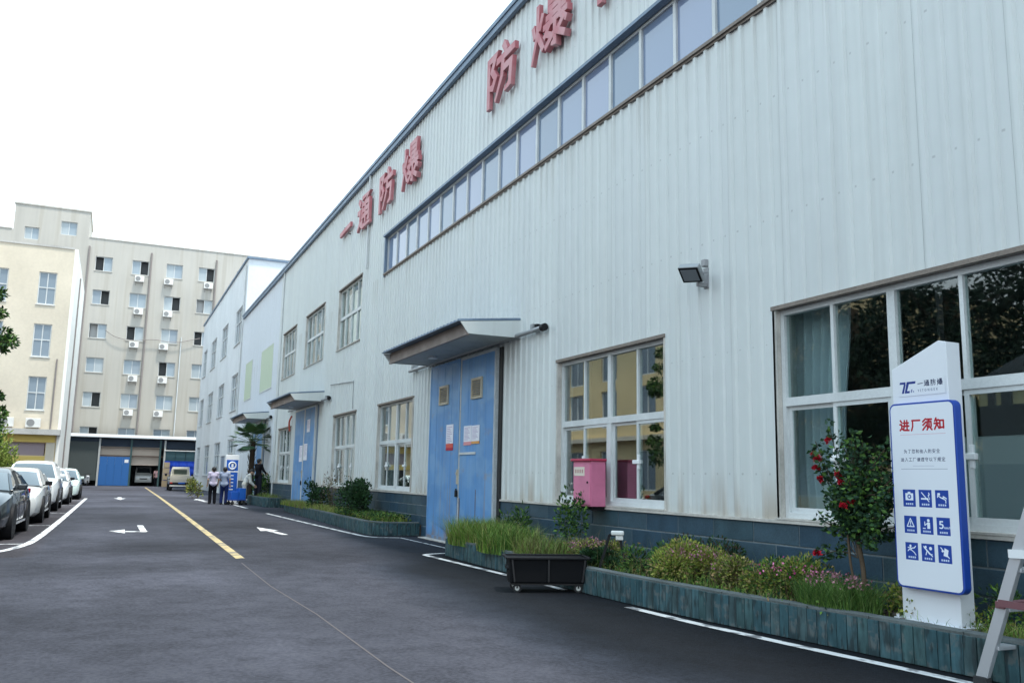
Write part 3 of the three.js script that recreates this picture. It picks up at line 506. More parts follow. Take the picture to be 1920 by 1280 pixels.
// ---------------------------------------------------------------- the white three storey block beyond the factory
M.whiteWall = mottle(7, [0.68, 0.7, 0.72], 0.12, 1, {}, 0.8);
M.interior = std([0.05, 0.055, 0.06], 0.95);
function blockWindow(parent, z0, z1, y0, y1, put, cols, tr, glass, back) { // z along the wall; put(z0,z1,y0,y1,d0,d1) makes a box
  const w = sub('window', parent), F = [put(z0, z1, y0, y0 + 0.07, -0.16, -0.08), put(z0, z1, y1 - 0.07, y1, -0.16, -0.08), put(z0, z0 + 0.07, y0 + 0.07, y1 - 0.07, -0.16, -0.08), put(z1 - 0.07, z1, y0 + 0.07, y1 - 0.07, -0.16, -0.08)];
  const q = (z1 - z0) / cols, ys = tr ? [y0 + 0.07, tr - 0.035, tr + 0.035, y1 - 0.07] : [y0 + 0.07, y1 - 0.07];
  if (tr) F.push(put(z0 + 0.07, z1 - 0.07, tr - 0.035, tr + 0.035, -0.16, -0.078));
  for (let k = 1; k < cols; k++) for (let i = 0; i < ys.length; i += 2) F.push(put(z0 + k * q - 0.03, z0 + k * q + 0.03, ys[i], ys[i + 1], -0.16, -0.076));
  part('frame', F, M.frame, w);
  for (let k = 0; k < cols; k++) for (let i = 0; i < ys.length; i += 2) part('pane', put(z0 + k * q + (k ? 0.03 : 0.07), z0 + (k + 1) * q - (k < cols - 1 ? 0.03 : 0.07), ys[i], ys[i + 1], -0.128, -0.12), glass(k, i), w);
  part('sill', put(z0 - 0.05, z1 + 0.05, y0 - 0.05, y0 - 0.002, -0.16, 0.06), M.frame, w);
  return w;
}
{
  const b = thing('office_block', 'white three storey block with narrow grey windows joined to the far end of the factory', 'building', [FX, 0, -FZ]);
  const cols = [[59.6, 62.9], [67.4, 71.2], [75.1, 79.2], [83.0, 86.2]], rows = [[10.05, 12.5], [5.55, 8.0], [1.2, 3.66]];
  const ops = []; for (const c of cols) for (const r of rows) ops.push([...c, ...r]); ops.push([64, 66.4, 0, 2.6]);
  const gs = rects(57.98, 88, 0, 15.3, ops).map(([p, q, c, d]) => fb(p, q, c, d, -0.3, -0.012));
  gs.push(bx(0.3, 18, 0, 15.3, lz(57.98), lz(58.3)), bx(0.3, 18, 0, 15.3, lz(88), lz(87.7)), bx(17.7, 18, 0, 15.3, lz(58.3), lz(87.7)));
  part('wall', gs, M.whiteWall, b);
  part('roof', [bx(0.3, 17.7, 15, 15.15, lz(87.7), lz(58.3)), fb(57.85, 88.1, 15.3, 15.42, -0.35, 0.1), bx(0.35, 18.1, 15.3, 15.42, lz(58.3), lz(57.85))], M.trim, b);
  part('floor_slab', [3.9, 8.6].map((y) => bx(0.3, 17.7, y, y + 0.2, lz(87.7), lz(58.3))).concat(bx(0.9, 1.0, 0, 15, lz(87.7), lz(58.3))), M.interior, b);
  for (const c of cols) for (const r of rows) blockWindow(b, c[0], c[1], r[0], r[1], (z0, z1, y0, y1, d0, d1) => fb(z0, z1, y0, y1, d0, d1), 3, r[0] + (r[1] - r[0]) * 0.62, () => M.farGlass);
  part('door', fb(64.05, 66.35, 0.02, 2.55, -0.1, -0.05), std([0.2, 0.25, 0.33], 0.5), b);
  part('downpipe', rod([-0.06, 0.1, lz(58.6)], [-0.06, 15, lz(58.6)], 0.05), M.frame, b);
}

// ---------------------------------------------------------------- the grey dormitory that closes the road
const DZ = 98;
M.dorm = new THREE.MeshStandardMaterial({ roughness: 0.9, map: colorTex(1024, 1024, 28, 28, (u, v) => {
  const n = fbm(u, v, 6, 6, 5, 1), st = fbm(u, v, 70, 3, 4, 2), k = 0.9 + 0.22 * (n - 0.5) + 0.22 * (st - 0.5); return mix([0.52 * k, 0.495 * k, 0.45 * k], [0.35, 0.32, 0.27], 0.5 * sst(0.5, 0.8, st) + 0.45 * sst(0.75, 0.1, v)); }) });
M.dormPipe = std([0.24, 0.21, 0.2], 0.7);
{
  const b = thing('dormitory_building', 'tall grey stained dormitory block closing the end of the road, with rows of small windows', 'building', [0, 0, -DZ]);
  const put = (x0, x1, y0, y1, d0, d1) => bx(x0, x1, y0, y1, d0, d1);
  const rows = []; for (let r = 0; r < 7; r++) rows.push(21.75 - r * 3.5 + (r === 6 ? 0 : 0));
  const cols = [-11.0, -7.0, -3.1, 0.4, 3.75, 7.0, 10.9, 14.5], ops = [];
  rows.forEach((y, r) => cols.forEach((x) => ops.push([x, x + 1.62, y, y + 1.5])));
  const tow = [[-9.75, -8.45, 24.25, 25.5], [-6.55, -5.05, 25.1, 26.5]];
  const gs = rects(-26, 22, 0, 25.1, ops.concat([[-10.75, -3.95, 23.9, 30]])).map(([p, q, c, d]) => put(p, q, c, d, -0.3, 0));
  for (const [p, q, c, d] of rects(-10.75, -3.95, 23.9, 27.75, tow)) gs.push(put(p, q, c, d, -0.3, 0.002));
  gs.push(put(-26, -25.7, 0, 25.1, -14, -0.3), put(21.7, 22, 0, 25.1, -14, -0.3), put(-26, 22, 0, 25.1, -14.3, -14), put(-4.25, -3.95, 25.1, 27.75, -8, -0.3), put(-10.75, -10.45, 25.1, 27.75, -8, -0.3), put(-10.75, -3.95, 25.1, 27.75, -8.3, -8));
  part('wall', gs, M.dorm, b);
  part('roof', [put(-25.7, 21.7, 24.7, 24.9, -14, -0.3), put(-10.85, -3.85, 27.75, 27.9, -8.4, 0.08), put(-3.84, 22.1, 25.1, 25.2, -14.4, 0.06), put(-26.1, -10.86, 25.1, 25.2, -14.4, 0.06)], M.dorm, b);
  part('floor_slab', rows.map((y) => put(-25.7, 21.7, y - 1.0, y - 0.8, -14, -0.3)).concat(put(-25.7, 21.7, 0, 24.6, -2.2, -2)), M.interior, b);
  const open = ['L.R.', 'R..R', 'LLR.', '....', '..R.', '.R..', '....'], gl = [std([0.30, 0.36, 0.41], 0.12), std([0.38, 0.43, 0.46], 0.15), std([0.26, 0.31, 0.36], 0.1)];
  const pattern = { 0: 'L', 1: 'R', 3: 'R', 10: 'R', 12: 'R', 13: 'L', 20: 'L', 21: 'L', 23: 'L', 30: '', 40: 'R', 50: 'R' };
  rows.forEach((y, r) => cols.forEach((x, c) => {
    if (c === 7 || (c < 2 && r > 0)) { part('window', put(x, x + 1.62, y, y + 1.5, -0.2, -0.15), gl[1], b); return; }
    const w = sub('window', b), pt = pattern[r * 10 + (c - 2)] || (rnd() < 0.12 ? 'L' : '');
    part('frame', [put(x, x + 1.62, y, y + 0.06, -0.22, -0.14), put(x, x + 1.62, y + 1.44, y + 1.5, -0.22, -0.14), put(x, x + 0.06, y + 0.06, y + 1.44, -0.22, -0.14), put(x + 1.56, x + 1.62, y + 0.06, y + 1.44, -0.22, -0.14), put(x + 0.78, x + 0.84, y + 0.06, y + 1.44, -0.22, -0.138)], M.frame, w);
    part('opening', put(x + (pt === 'R' ? 0.84 : 0.06), x + (pt === 'L' ? 0.78 : 1.56), y + 0.06, y + 1.44, -0.75, -0.7), std([0.1, 0.105, 0.11], 0.9), w);
    if (pt !== 'L') part('pane', put(x + 0.06, x + 0.78, y + 0.06, y + 1.44, -0.19, -0.18), pick(gl), w); else part('pane', put(x + 0.84, x + 1.5, y + 0.06, y + 1.44, -0.21, -0.2), pick(gl), w);
    if (pt !== 'R') part('pane', put(x + 0.84, x + 1.56, y + 0.06, y + 1.44, -0.18, -0.17), pick(gl), w); else part('pane', put(x + 0.12, x + 0.78, y + 0.06, y + 1.44, -0.21, -0.2), pick(gl), w);
    if ((r * 3 + c) % 4 === 0) part('curtain', put(x + 0.1, x + 1.5, y + 0.1, y + 1.5, -0.6, -0.57), std([0.5, 0.5, 0.5], 0.9), w);
    part('sill', put(x - 0.06, x + 1.68, y - 0.07, y - 0.004, -0.25, 0.05), M.dorm, w);
  }));
  tow.forEach(([x, x1, y, y1]) => { const w = sub('window', b); part('frame', [put(x, x1, y, y + 0.07, -0.22, -0.14), put(x, x1, y1 - 0.07, y1, -0.22, -0.14), put(x, x + 0.07, y, y1, -0.22, -0.142), put(x1 - 0.07, x1, y, y1, -0.22, -0.142), put((x + x1) / 2 - 0.03, (x + x1) / 2 + 0.03, y + 0.07, y1 - 0.07, -0.22, -0.14)], M.frame, w); part('pane', put(x + 0.07, (x + x1) / 2 - 0.03, y + 0.07, y1 - 0.07, -0.19, -0.18), gl[1], w); part('pane', put((x + x1) / 2 + 0.03, x1 - 0.07, y + 0.07, y1 - 0.07, -0.19, -0.18), gl[0], w); });
  for (const x of [-3.75, 2.2, 8.75, 15]) parts('downpipe', [rod([x, 0, 0.12], [x, 24.2, 0.12], 0.09)], M.dormPipe, b);
  part('downpipe', rod([5.75, 0, 0.1], [5.75, 15.5, 0.1], 0.06), M.frame, b, { label: 'thin pale pipe between the window columns' });
}
// air conditioners on brackets under the dormitory windows
let acProto;
function acUnit(x, y, z, label, group, w = 0.95) {
  let a;
  if (!acProto) {
    a = acProto = thing('air_conditioner', label, 'air conditioner', [x, y, z], 0, group);
    part('casing', rbx(-0.45, 0.45, 0, 0.62, 0.06, 0.42, 0.02), std([0.74, 0.73, 0.7], 0.5), a);
    part('fan_grille', [new THREE.CylinderGeometry(0.24, 0.24, 0.02, 20).rotateX(PI / 2).translate(-0.14, 0.31, 0.425)], std([0.25, 0.25, 0.25], 0.6), a);
    parts('bracket', [bx(-0.35, -0.31, -0.05, 0, 0, 0.45), bx(0.31, 0.35, -0.05, 0, 0, 0.45), bar([-0.33, -0.35, 0.02], [-0.33, -0.05, 0.43], 0.03), bar([0.33, -0.35, 0.02], [0.33, -0.05, 0.43], 0.03)], M.dormPipe, a);
    return a;
  }
  a = acProto.clone(); a.name = numbered('air_conditioner'); a.position.set(x, y, z); a.userData = { label, category: 'air conditioner', group }; scene.add(a); return a;
}
{
  const nth = ['top', 'second', 'third', 'fourth', 'fifth'];
  const cols = [['left window column', 1.2, [0, 1, 2, 3, 4]], ['middle window column', 4.05, [0, 1, 2, 3, 4]], ['right window column', 8.05, [0]]];
  for (const [where, x, list] of cols) for (const r of list) acUnit(x + (r % 2 ? 0.15 : 0), 20.95 - r * 3.5 + (r === 0 ? 0 : 0.05), -DZ, list.length > 1 ? `white air conditioner on the grey dormitory, ${nth[r]} one under the ${where}` : 'white air conditioner alone under the top right window of the grey dormitory', 'air conditioners on the dormitory front');
  const c = part('sagging_cable', tube([[-1.6, 15.6, -DZ + 0.25], [-0.6, 15.0, -DZ + 0.3], [1.2, 14.75, -DZ + 0.3], [3.0, 15.0, -DZ + 0.3], [5, 14.85, -DZ + 0.3], [7.6, 15.5, -DZ + 0.25]], 0.035, 40, 5), M.dormPipe, scene); tag(c, 'dark cable sagging across the grey dormitory front below its third window row', 'cable');
}

// ---------------------------------------------------------------- beige building on the left, and its long wing beside the road
M.beige = mottle(9, [0.62, 0.555, 0.455], 0.14, 2, {}, 0.85);
M.yellowWall = mottle(9, [0.66, 0.52, 0.30], 0.14, 3, {}, 0.85);
M.sideSunlit = mottle(6, [0.86, 0.84, 0.79], 0.08, 4, {}, 0.8);  // side wall: its sunlit brightness is put into this whiter colour
{
  const b = thing('beige_building', 'beige office building at the left with tall white-framed windows above a yellow ground floor', 'building', [0, 0, -68]);
  const put = (x0, x1, y0, y1, d0, d1) => bx(x0, x1, y0, y1, d0, d1), ops = [], cols = [-20.9, -17.75, -14.6, -11.5, -8.55, -5.58], rows = [12.75, 9.08, 5.42];
  for (const x of cols) for (const y of rows) ops.push([x, x + 1.12, y, y + 2.3]);
  ops.push([-7.0, -4.15, 2.35, 3.2], [-7.0, -4.15, 0, 1.9], [-12, -8.6, 0, 3.2]);
  part('wall', [...rects(-24, -3.5, 3.9, 16.85, ops).map(([p, q, c, d]) => put(p, q, c, d, -0.3, 0)), put(-24, -3.5, 16.6, 16.8, -16, -0.3), put(-24, -3.5, 3.9, 16.85, -16.3, -16)], M.beige, b);
  part('ground_floor_wall', [...rects(-24, -3.5, 0, 3.9, ops).map(([p, q, c, d]) => put(p, q, c, d, -0.3, -0.02))], M.yellowWall, b);
  part('side_wall', put(-3.5, -3.3, 0, 16.9, -16.3, 0.02), M.sideSunlit, b);
  parts('ledge', [put(-24, -3.29, 3.75, 4.12, 0.004, 0.7), put(-24, -3.55, 16.85, 17.0, -16.3, 0.06)], mottle(4, [0.46, 0.45, 0.43], 0.3, 1), b);
  parts('beam', [put(-7.6, -3.6, 3.25, 3.75, -0.01, 0.2), put(-7.6, -3.8, 1.95, 2.3, -0.01, 0.12)], std([0.62, 0.45, 0.12], 0.7), b);
  part('pilaster', [put(-4.1, -3.56, 0, 3.25, 0, 0.16)], M.beige, b);
  part('shop_sign', put(-6.9, -4.2, 2.35, 3.2, -0.12, -0.06), std([0.3, 0.24, 0.26], 0.7), b);
  parts('shopfront_glass', [put(-6.95, -4.2, 0.02, 1.88, -0.2, -0.15), put(-11.95, -8.65, 0.02, 3.15, -0.2, -0.15)], M.farGlassDark, b);
  for (const x of cols) for (const y of rows) blockWindow(b, x, x + 1.12, y, y + 2.3, put, 2, y + 1.2, (k, i) => M.farGlass);
  part('backing', put(-23.7, -3.6, 0.05, 16.5, -1.4, -1.2), M.interior, b);
  parts('downpipe', [rod([-3.95, 4.1, 0.08], [-3.95, 9.0, 0.08], 0.05)], M.dormPipe, b);
  part('end_pipe', rod([-3.24, 0, -6], [-3.24, 16, -6], 0.05), M.dormPipe, b);
  for (const [x, l] of [[-6.6, 'left'], [-5.0, 'right']]) acUnit(x, 4.22, -68 + 0.1, `white air conditioner on the beige building ledge, ${l} of the pair under the lowest window`, 'air conditioners on the beige ledge');
  const y = thing('yellow_building', 'long yellow building beside the road, seen only mirrored in the factory windows', 'building', [-13.2, 0, 0]);
  const pz = (Z0, Z1, y0, y1, d0, d1) => bx(d0, d1, y0, y1, -Z1, -Z0), o2 = [];
  for (let Z = 29; Z < 57; Z += 4.2) for (const q of [7.5, 4.6, 0.9]) o2.push([Z, Z + 1.9, q, q + 2.3]);
  part('wall', [...rects(28, 60, 0, 10.2, o2).map(([p, q, c, d]) => pz(p, q, c, d, -0.3, 0)), pz(28, 60, 9.9, 10.1, -12, -0.3), pz(28, 28.3, 0, 9.9, -12, -0.3)], M.yellowWall, y);
  parts('cornice', [pz(28, 60, 10.2, 10.4, -0.35, 0.35), pz(28, 60, 3.75, 4.0, 0.002, 0.5)], M.beige, y);
  for (const [a, c, e, f] of o2) { const w = sub('window', y); part('frame', [pz(a, c, e, e + 0.08, -0.2, -0.1), pz(a, c, f - 0.08, f, -0.2, -0.1), pz(a, a + 0.08, e, f, -0.2, -0.102), pz(c - 0.08, c, e, f, -0.2, -0.102), pz((a + c) / 2 - 0.04, (a + c) / 2 + 0.04, e, f, -0.2, -0.104)], M.frame, w); part('pane', pz(a + 0.08, c - 0.08, e + 0.08, f - 0.08, -0.17, -0.16), M.farGlass, w); }
}

// ---------------------------------------------------------------- open-fronted shed in front of the dormitory
{
  const Z = 92, s = thing('open_shed', 'low open-fronted shed with dark roof edge and blue panels at the road end', 'shed', [0, 0, -Z]);
  const put = (x0, x1, y0, y1, d0, d1) => bx(x0, x1, y0, y1, d0, d1), teal = std([0.03, 0.075, 0.08], 0.6), deep = std([0.02, 0.035, 0.06], 0.7);
  part('roof', [plate([[-0.3, 4.52], [4.9, 4.95], [4.9, 5.02], [-0.3, 4.6]], 12.1).rotateY(PI / 2).translate(-4.25, 0, 0)], std([0.5, 0.53, 0.56], 0.5), s);
  parts('roof_beam', [put(-1.15, 4.9, 3.72, 4.42, -0.35, -0.25), put(4.9, 7.7, 3.6, 4.35, -0.35, -0.25), put(-4.1, -1.15, 4.1, 4.5, -0.2, -0.1)], deep, s);
  for (const x of [-4.15, -1.05, 1.72, 4.3, 4.72, 7.6]) part('post', put(x - 0.08, x + 0.08, 0, 4.45, -0.1, 0.06), x === -1.05 || x === 4.72 ? std([0.45, 0.46, 0.45], 0.6) : teal, s);
  const sheet = []; for (let x = -4.02; x < -1.2; x += 0.2) sheet.push(put(x, x + 0.1, 0.5, 4.1, -0.12, -0.075)); sheet.push(put(-4.05, -1.15, 0.5, 4.1, -0.16, -0.12));
  part('closed_sheet', sheet, std([0.07, 0.085, 0.085], 0.6), s);
  parts('beam', [put(-1.0, 4.7, 2.78, 2.9, -0.3, -0.2), put(-1.0, 4.7, 3.55, 3.6, -0.3, -0.22)], std([0.13, 0.09, 0.07], 0.8), s);
  part('upper_wall', put(-1.0, 4.25, 2.0, 3.75, -0.5, -0.42), std([0.6, 0.5, 0.42], 0.9), s);
  part('back_wall', [put(-4.1, 7.7, 0, 4.8, -4.9, -4.8), put(-4.2, -4.1, 0, 4.6, -4.8, 0), put(7.6, 7.7, 0, 4.6, -4.8, -0.1)], std([0.08, 0.085, 0.09], 0.9), s);
  const bl = std([0.02, 0.12, 0.36], 0.5);
  for (let k = 0; k < 4; k++) part('blue_panel', put(-0.95 + k * 0.66, -0.3 + k * 0.66, 0.05, 2.75, 0.0 + 0.004 * (k % 2), 0.05 + 0.004 * (k % 2)), bl, s);
  part('panel_notice', put(1.2, 1.55, 2.2, 2.5, 0.06, 0.065), M.white, s);
  for (let k = 0; k < 3; k++) part('teal_panel', put(4.82 + k * 0.92, 5.7 + k * 0.92, 2.0, 3.4, -0.2, -0.15 + 0.003 * k), std([0.05, 0.12, 0.14], 0.6), s);
  part('pipe', rod([4.7, 3.45, 0.08], [7.6, 3.45, 0.08], 0.05), M.frame, s);
  const t = thing('blue_tarpaulin', 'bright blue sheet hung along the right side of the shed behind the pickup', 'tarpaulin', [6.2, 0, -91.6]);
  const g = new THREE.PlaneGeometry(2.9, 2.35, 40, 20), p = g.attributes.position; for (let i = 0; i < p.count; i++) p.setZ(i, 0.08 * Math.sin(p.getX(i) * 9 + p.getY(i)) + 0.03 * Math.sin(p.getY(i) * 11)); g.computeVertexNormals();
  part('sheet', g.translate(0, 1.3, 0), std([0.01, 0.07, 0.55], 0.55, { side: THREE.DoubleSide }), t);
  const bx1 = thing('cardboard_boxes', 'stack of brown cartons beside the right post of the shed', 'cartons', [4.95, 0, -91.2]);
  for (const [x, y, z, w] of [[0, 0, 0, 0.7], [0.02, 0.66, 0.02, 0.66], [-0.03, 1.27, 0, 0.6], [0.0, 1.83, 0.03, 0.5]]) part('carton', rbx(x - w / 2, x + w / 2, y, y + 0.6 - y * 0.06, z - 0.3, z + 0.3, 0.01), pick([std([0.36, 0.27, 0.17], 0.85), std([0.42, 0.33, 0.22], 0.85)]), bx1);
  const m = thing('scooter', 'small motor scooter parked in the dark left bay of the shed', 'scooter', [-1.9, 0, -91.2], 0.2);
  for (const z of [-0.55, 0.55]) part('wheel', new THREE.TorusGeometry(0.2, 0.06, 8, 18).rotateY(PI / 2).translate(0, 0.26, z), M.rubber, m);
  part('body', [rbx(-0.14, 0.14, 0.3, 0.7, -0.65, 0, 0.06, 3), rbx(-0.12, 0.12, 0.22, 0.32, -0.1, 0.42, 0.03, 2), rbx(-0.16, 0.16, 0.3, 0.95, 0.36, 0.48, 0.04, 3)], std([0.35, 0.36, 0.38], 0.3), m);
  part('saddle', rbx(-0.13, 0.13, 0.7, 0.8, -0.7, -0.02, 0.04, 3), M.black, m);
  part('handlebar', [rod([-0.32, 1.05, 0.38], [0.32, 1.05, 0.38], 0.02), rod([0, 0.9, 0.42], [0, 1.06, 0.38], 0.025)], M.black, m);
  part('headlight', new THREE.SphereGeometry(0.09, 12, 8).translate(0, 0.86, 0.48), M.white, m);
}
// ---------------------------------------------------------------- plant builders
const leafMat = (o = {}) => new THREE.MeshPhysicalMaterial({ roughness: 0.6, specularIntensity: 0.35, vertexColors: true, side: THREE.DoubleSide, ...o });
M.leaf = leafMat();
M.grass = leafMat({ roughness: 0.7 });
M.bark = mottle(0.8, [0.09, 0.065, 0.045], 0.6, 2);
function leafMesh(n, at, len, wid, cols, jitter = 0.35) {      // folded diamond leaves; at(i) gives [position, direction]
  const pos = new Float32Array(n * 12 * 3), col = new Float32Array(n * 12 * 3), q = V(0, 0, 0), s = V(0, 0, 0), u = V(0, 0, 0); let k = 0;
  for (let i = 0; i < n; i++) {
    const [p, d] = at(i), L = len * rnd(0.6, 1.25), W = wid * rnd(0.7, 1.2), c = pick(cols), t = 1 + jitter * (rnd() - 0.5) * 2;
    d.normalize(); s.set(rnd(-1, 1), rnd(-0.4, 0.4), rnd(-1, 1)).cross(d).normalize(); u.crossVectors(s, d).normalize();
    const A = p, B = p.clone().addScaledVector(d, L * 0.5).addScaledVector(s, W / 2).addScaledVector(u, 0.18 * W), C = p.clone().addScaledVector(d, L).addScaledVector(u, -0.15 * L), D = p.clone().addScaledVector(d, L * 0.5).addScaledVector(s, -W / 2).addScaledVector(u, 0.18 * W), E = p.clone().addScaledVector(d, L * 0.5);
    for (const v of [A, B, E, B, C, E, C, D, E, D, A, E]) { pos[k] = v.x; pos[k + 1] = v.y; pos[k + 2] = v.z; col[k] = c[0] * t; col[k + 1] = c[1] * t; col[k + 2] = c[2] * t; k += 3; }
  }
  const g = new THREE.BufferGeometry(); g.setAttribute('position', new THREE.BufferAttribute(pos, 3)); g.setAttribute('color', new THREE.BufferAttribute(col, 3)); g.computeVertexNormals();
  g.setAttribute('uv', new THREE.BufferAttribute(new Float32Array(n * 24), 2)); return g;
}
function bladeMesh(n, at, h, w, cols, lean = 0.5) {            // curved grass blades
  const pos = [], col = [];
  for (let i = 0; i < n; i++) {
    const p = at(i), H = h * rnd(0.45, 1.2), a = rnd(2 * PI), l = lean * rnd(0.2, 1.2) * H, c = pick(cols), t = rnd(0.7, 1.3), ca = Math.cos(a), sa = Math.sin(a), W = w * rnd(0.7, 1.2), px = -sa, pz = ca;
    const S = [0, 0.4, 0.75, 1].map((f) => [p.x + ca * l * f * f, p.y + H * f * (1 - 0.18 * f), p.z + sa * l * f * f, W * (1 - f * 0.92) / 2]);
    for (let k = 0; k < 3; k++) {
      const [x0, y0, z0, w0] = S[k], [x1, y1, z1, w1] = S[k + 1], a0 = [x0 - px * w0, y0, z0 - pz * w0], b0 = [x0 + px * w0, y0, z0 + pz * w0], a1 = [x1 - px * w1, y1, z1 - pz * w1], b1 = [x1 + px * w1, y1, z1 + pz * w1];
      for (const v of k < 2 ? [a0, b0, b1, a0, b1, a1] : [a0, b0, b1]) { pos.push(...v); const d = 1; col.push(c[0] * t * d, c[1] * t * d, c[2] * t * d); }
    }
  }
  const g = new THREE.BufferGeometry(); g.setAttribute('position', new THREE.Float32BufferAttribute(pos, 3)); g.setAttribute('color', new THREE.Float32BufferAttribute(col, 3)); g.computeVertexNormals();
  g.setAttribute('uv', new THREE.Float32BufferAttribute(new Array(pos.length / 3 * 2).fill(0), 2)); return g;
}
const GREEN1 = [[0.075, 0.155, 0.03], [0.11, 0.2, 0.04], [0.05, 0.115, 0.028]], GRASSC = [[0.13, 0.235, 0.035], [0.19, 0.28, 0.055], [0.085, 0.18, 0.03], [0.27, 0.25, 0.09]];
const DEEP = [[0.022, 0.055, 0.02], [0.03, 0.075, 0.026], [0.018, 0.045, 0.022]], YEL = [[0.21, 0.26, 0.045], [0.28, 0.29, 0.06], [0.14, 0.21, 0.045], [0.3, 0.24, 0.1]], OLIVE = [[0.11, 0.12, 0.04], [0.085, 0.11, 0.035], [0.15, 0.12, 0.06]];
function clump(name, label, category, [X, Z], y, rx, rz, h, n, cols, o = {}) {
  const t = thing(name, label, category, [X, y, -Z], 0, o.group), stems = [];
  for (let i = 0; i < (o.stems ?? 14); i++) { const a = rnd(2 * PI), r = Math.sqrt(rnd()); stems.push(rod([0.3 * rx * r * Math.cos(a), -0.03, 0.3 * rz * r * Math.sin(a)], [0.85 * rx * r * Math.cos(a), h * rnd(0.55, 0.95), 0.85 * rz * r * Math.sin(a)], 0.005, 0.002, 4)); }
  part('stem', stems, o.stemMat ?? M.bark, t);
  const lumps = Array.from({ length: o.lumps ?? 9 }, () => { const a = rnd(2 * PI), r = Math.sqrt(rnd()) * 0.8; return [r * Math.cos(a) * rx, h * rnd(0.35, 0.8), r * Math.sin(a) * rz, rnd(0.28, 0.5)]; });
  const at = () => { const [lx, ly, lzz, lr] = pick(lumps), d = V(rnd(-1, 1), rnd(-0.7, 1), rnd(-1, 1)).normalize(), r = Math.pow(rnd(), 0.4) * lr; const p = V(lx + d.x * r * rx, Math.max(0.01, ly + d.y * r * h), lzz + d.z * r * rz); return [p, d.add(V(0, 0.4, 0))]; };
  part('foliage', o.blade ? bladeMesh(n, () => { const a = rnd(2 * PI), r = Math.sqrt(rnd()); return V(rx * r * Math.cos(a), 0, rz * r * Math.sin(a)); }, h, o.blade, cols, o.lean ?? 0.5) : leafMesh(n, at, o.len ?? 0.05, o.wid ?? 0.022, cols), o.blade ? M.grass : M.leaf, t, { raw: true });
  if (o.flowers) part('flowers', leafMesh(o.flowers, () => { const a = rnd(2 * PI), r = Math.sqrt(rnd()), d = V(rnd(-1, 1), rnd(0.3, 1), rnd(-1, 1)); return [V(rx * 0.8 * r * Math.cos(a), h * rnd(0.82, 1.1) * (1 - 0.25 * r), rz * 0.8 * r * Math.sin(a)), d]; }, o.flen ?? 0.03, o.fwid ?? 0.022, o.fcol ?? [[0.36, 0.15, 0.2], [0.42, 0.22, 0.25], [0.3, 0.12, 0.17]]), M.leaf, t, { raw: true, kind: 'stuff' });
  return t;
}

// ---------------------------------------------------------------- planters along the factory front
M.tile = [[0.036, 0.078, 0.092], [0.03, 0.068, 0.08], [0.044, 0.088, 0.1], [0.04, 0.08, 0.085], [0.05, 0.085, 0.092]].map((c, i) => new THREE.MeshPhysicalMaterial({ roughness: 0.75, specularIntensity: 0.35, bumpMap: grainBump, bumpScale: 0.002, map: colorTex(256, 256, 0.62, 0.62, (u, v) => {
  const st = fbm(u, v, 22, 3, 4, i), n = fbm(u, v, 5, 5, 4, i + 2), k = 0.75 + 0.9 * (st - 0.5) + 0.7 * (n - 0.5) + 0.35, q = sst(0.56, 0.75, fbm(u, v, 9, 7, 4, i + 3)); return mix(mix(c.map((x) => x * k), [0.13, 0.135, 0.13], 0.55 * q), [0.02, 0.026, 0.028], 0.7 * sst(0.5, 0.75, fbm(u, v, 16, 4, 4, i + 1)));
}) }));
M.kerbTop = mottle(0.9, [0.11, 0.125, 0.125], 0.6, 3);
M.soil = mottle(0.8, [0.075, 0.055, 0.04], 0.8, 2);
M.gravelly = mottle(0.5, [0.16, 0.145, 0.13], 0.7, 4);
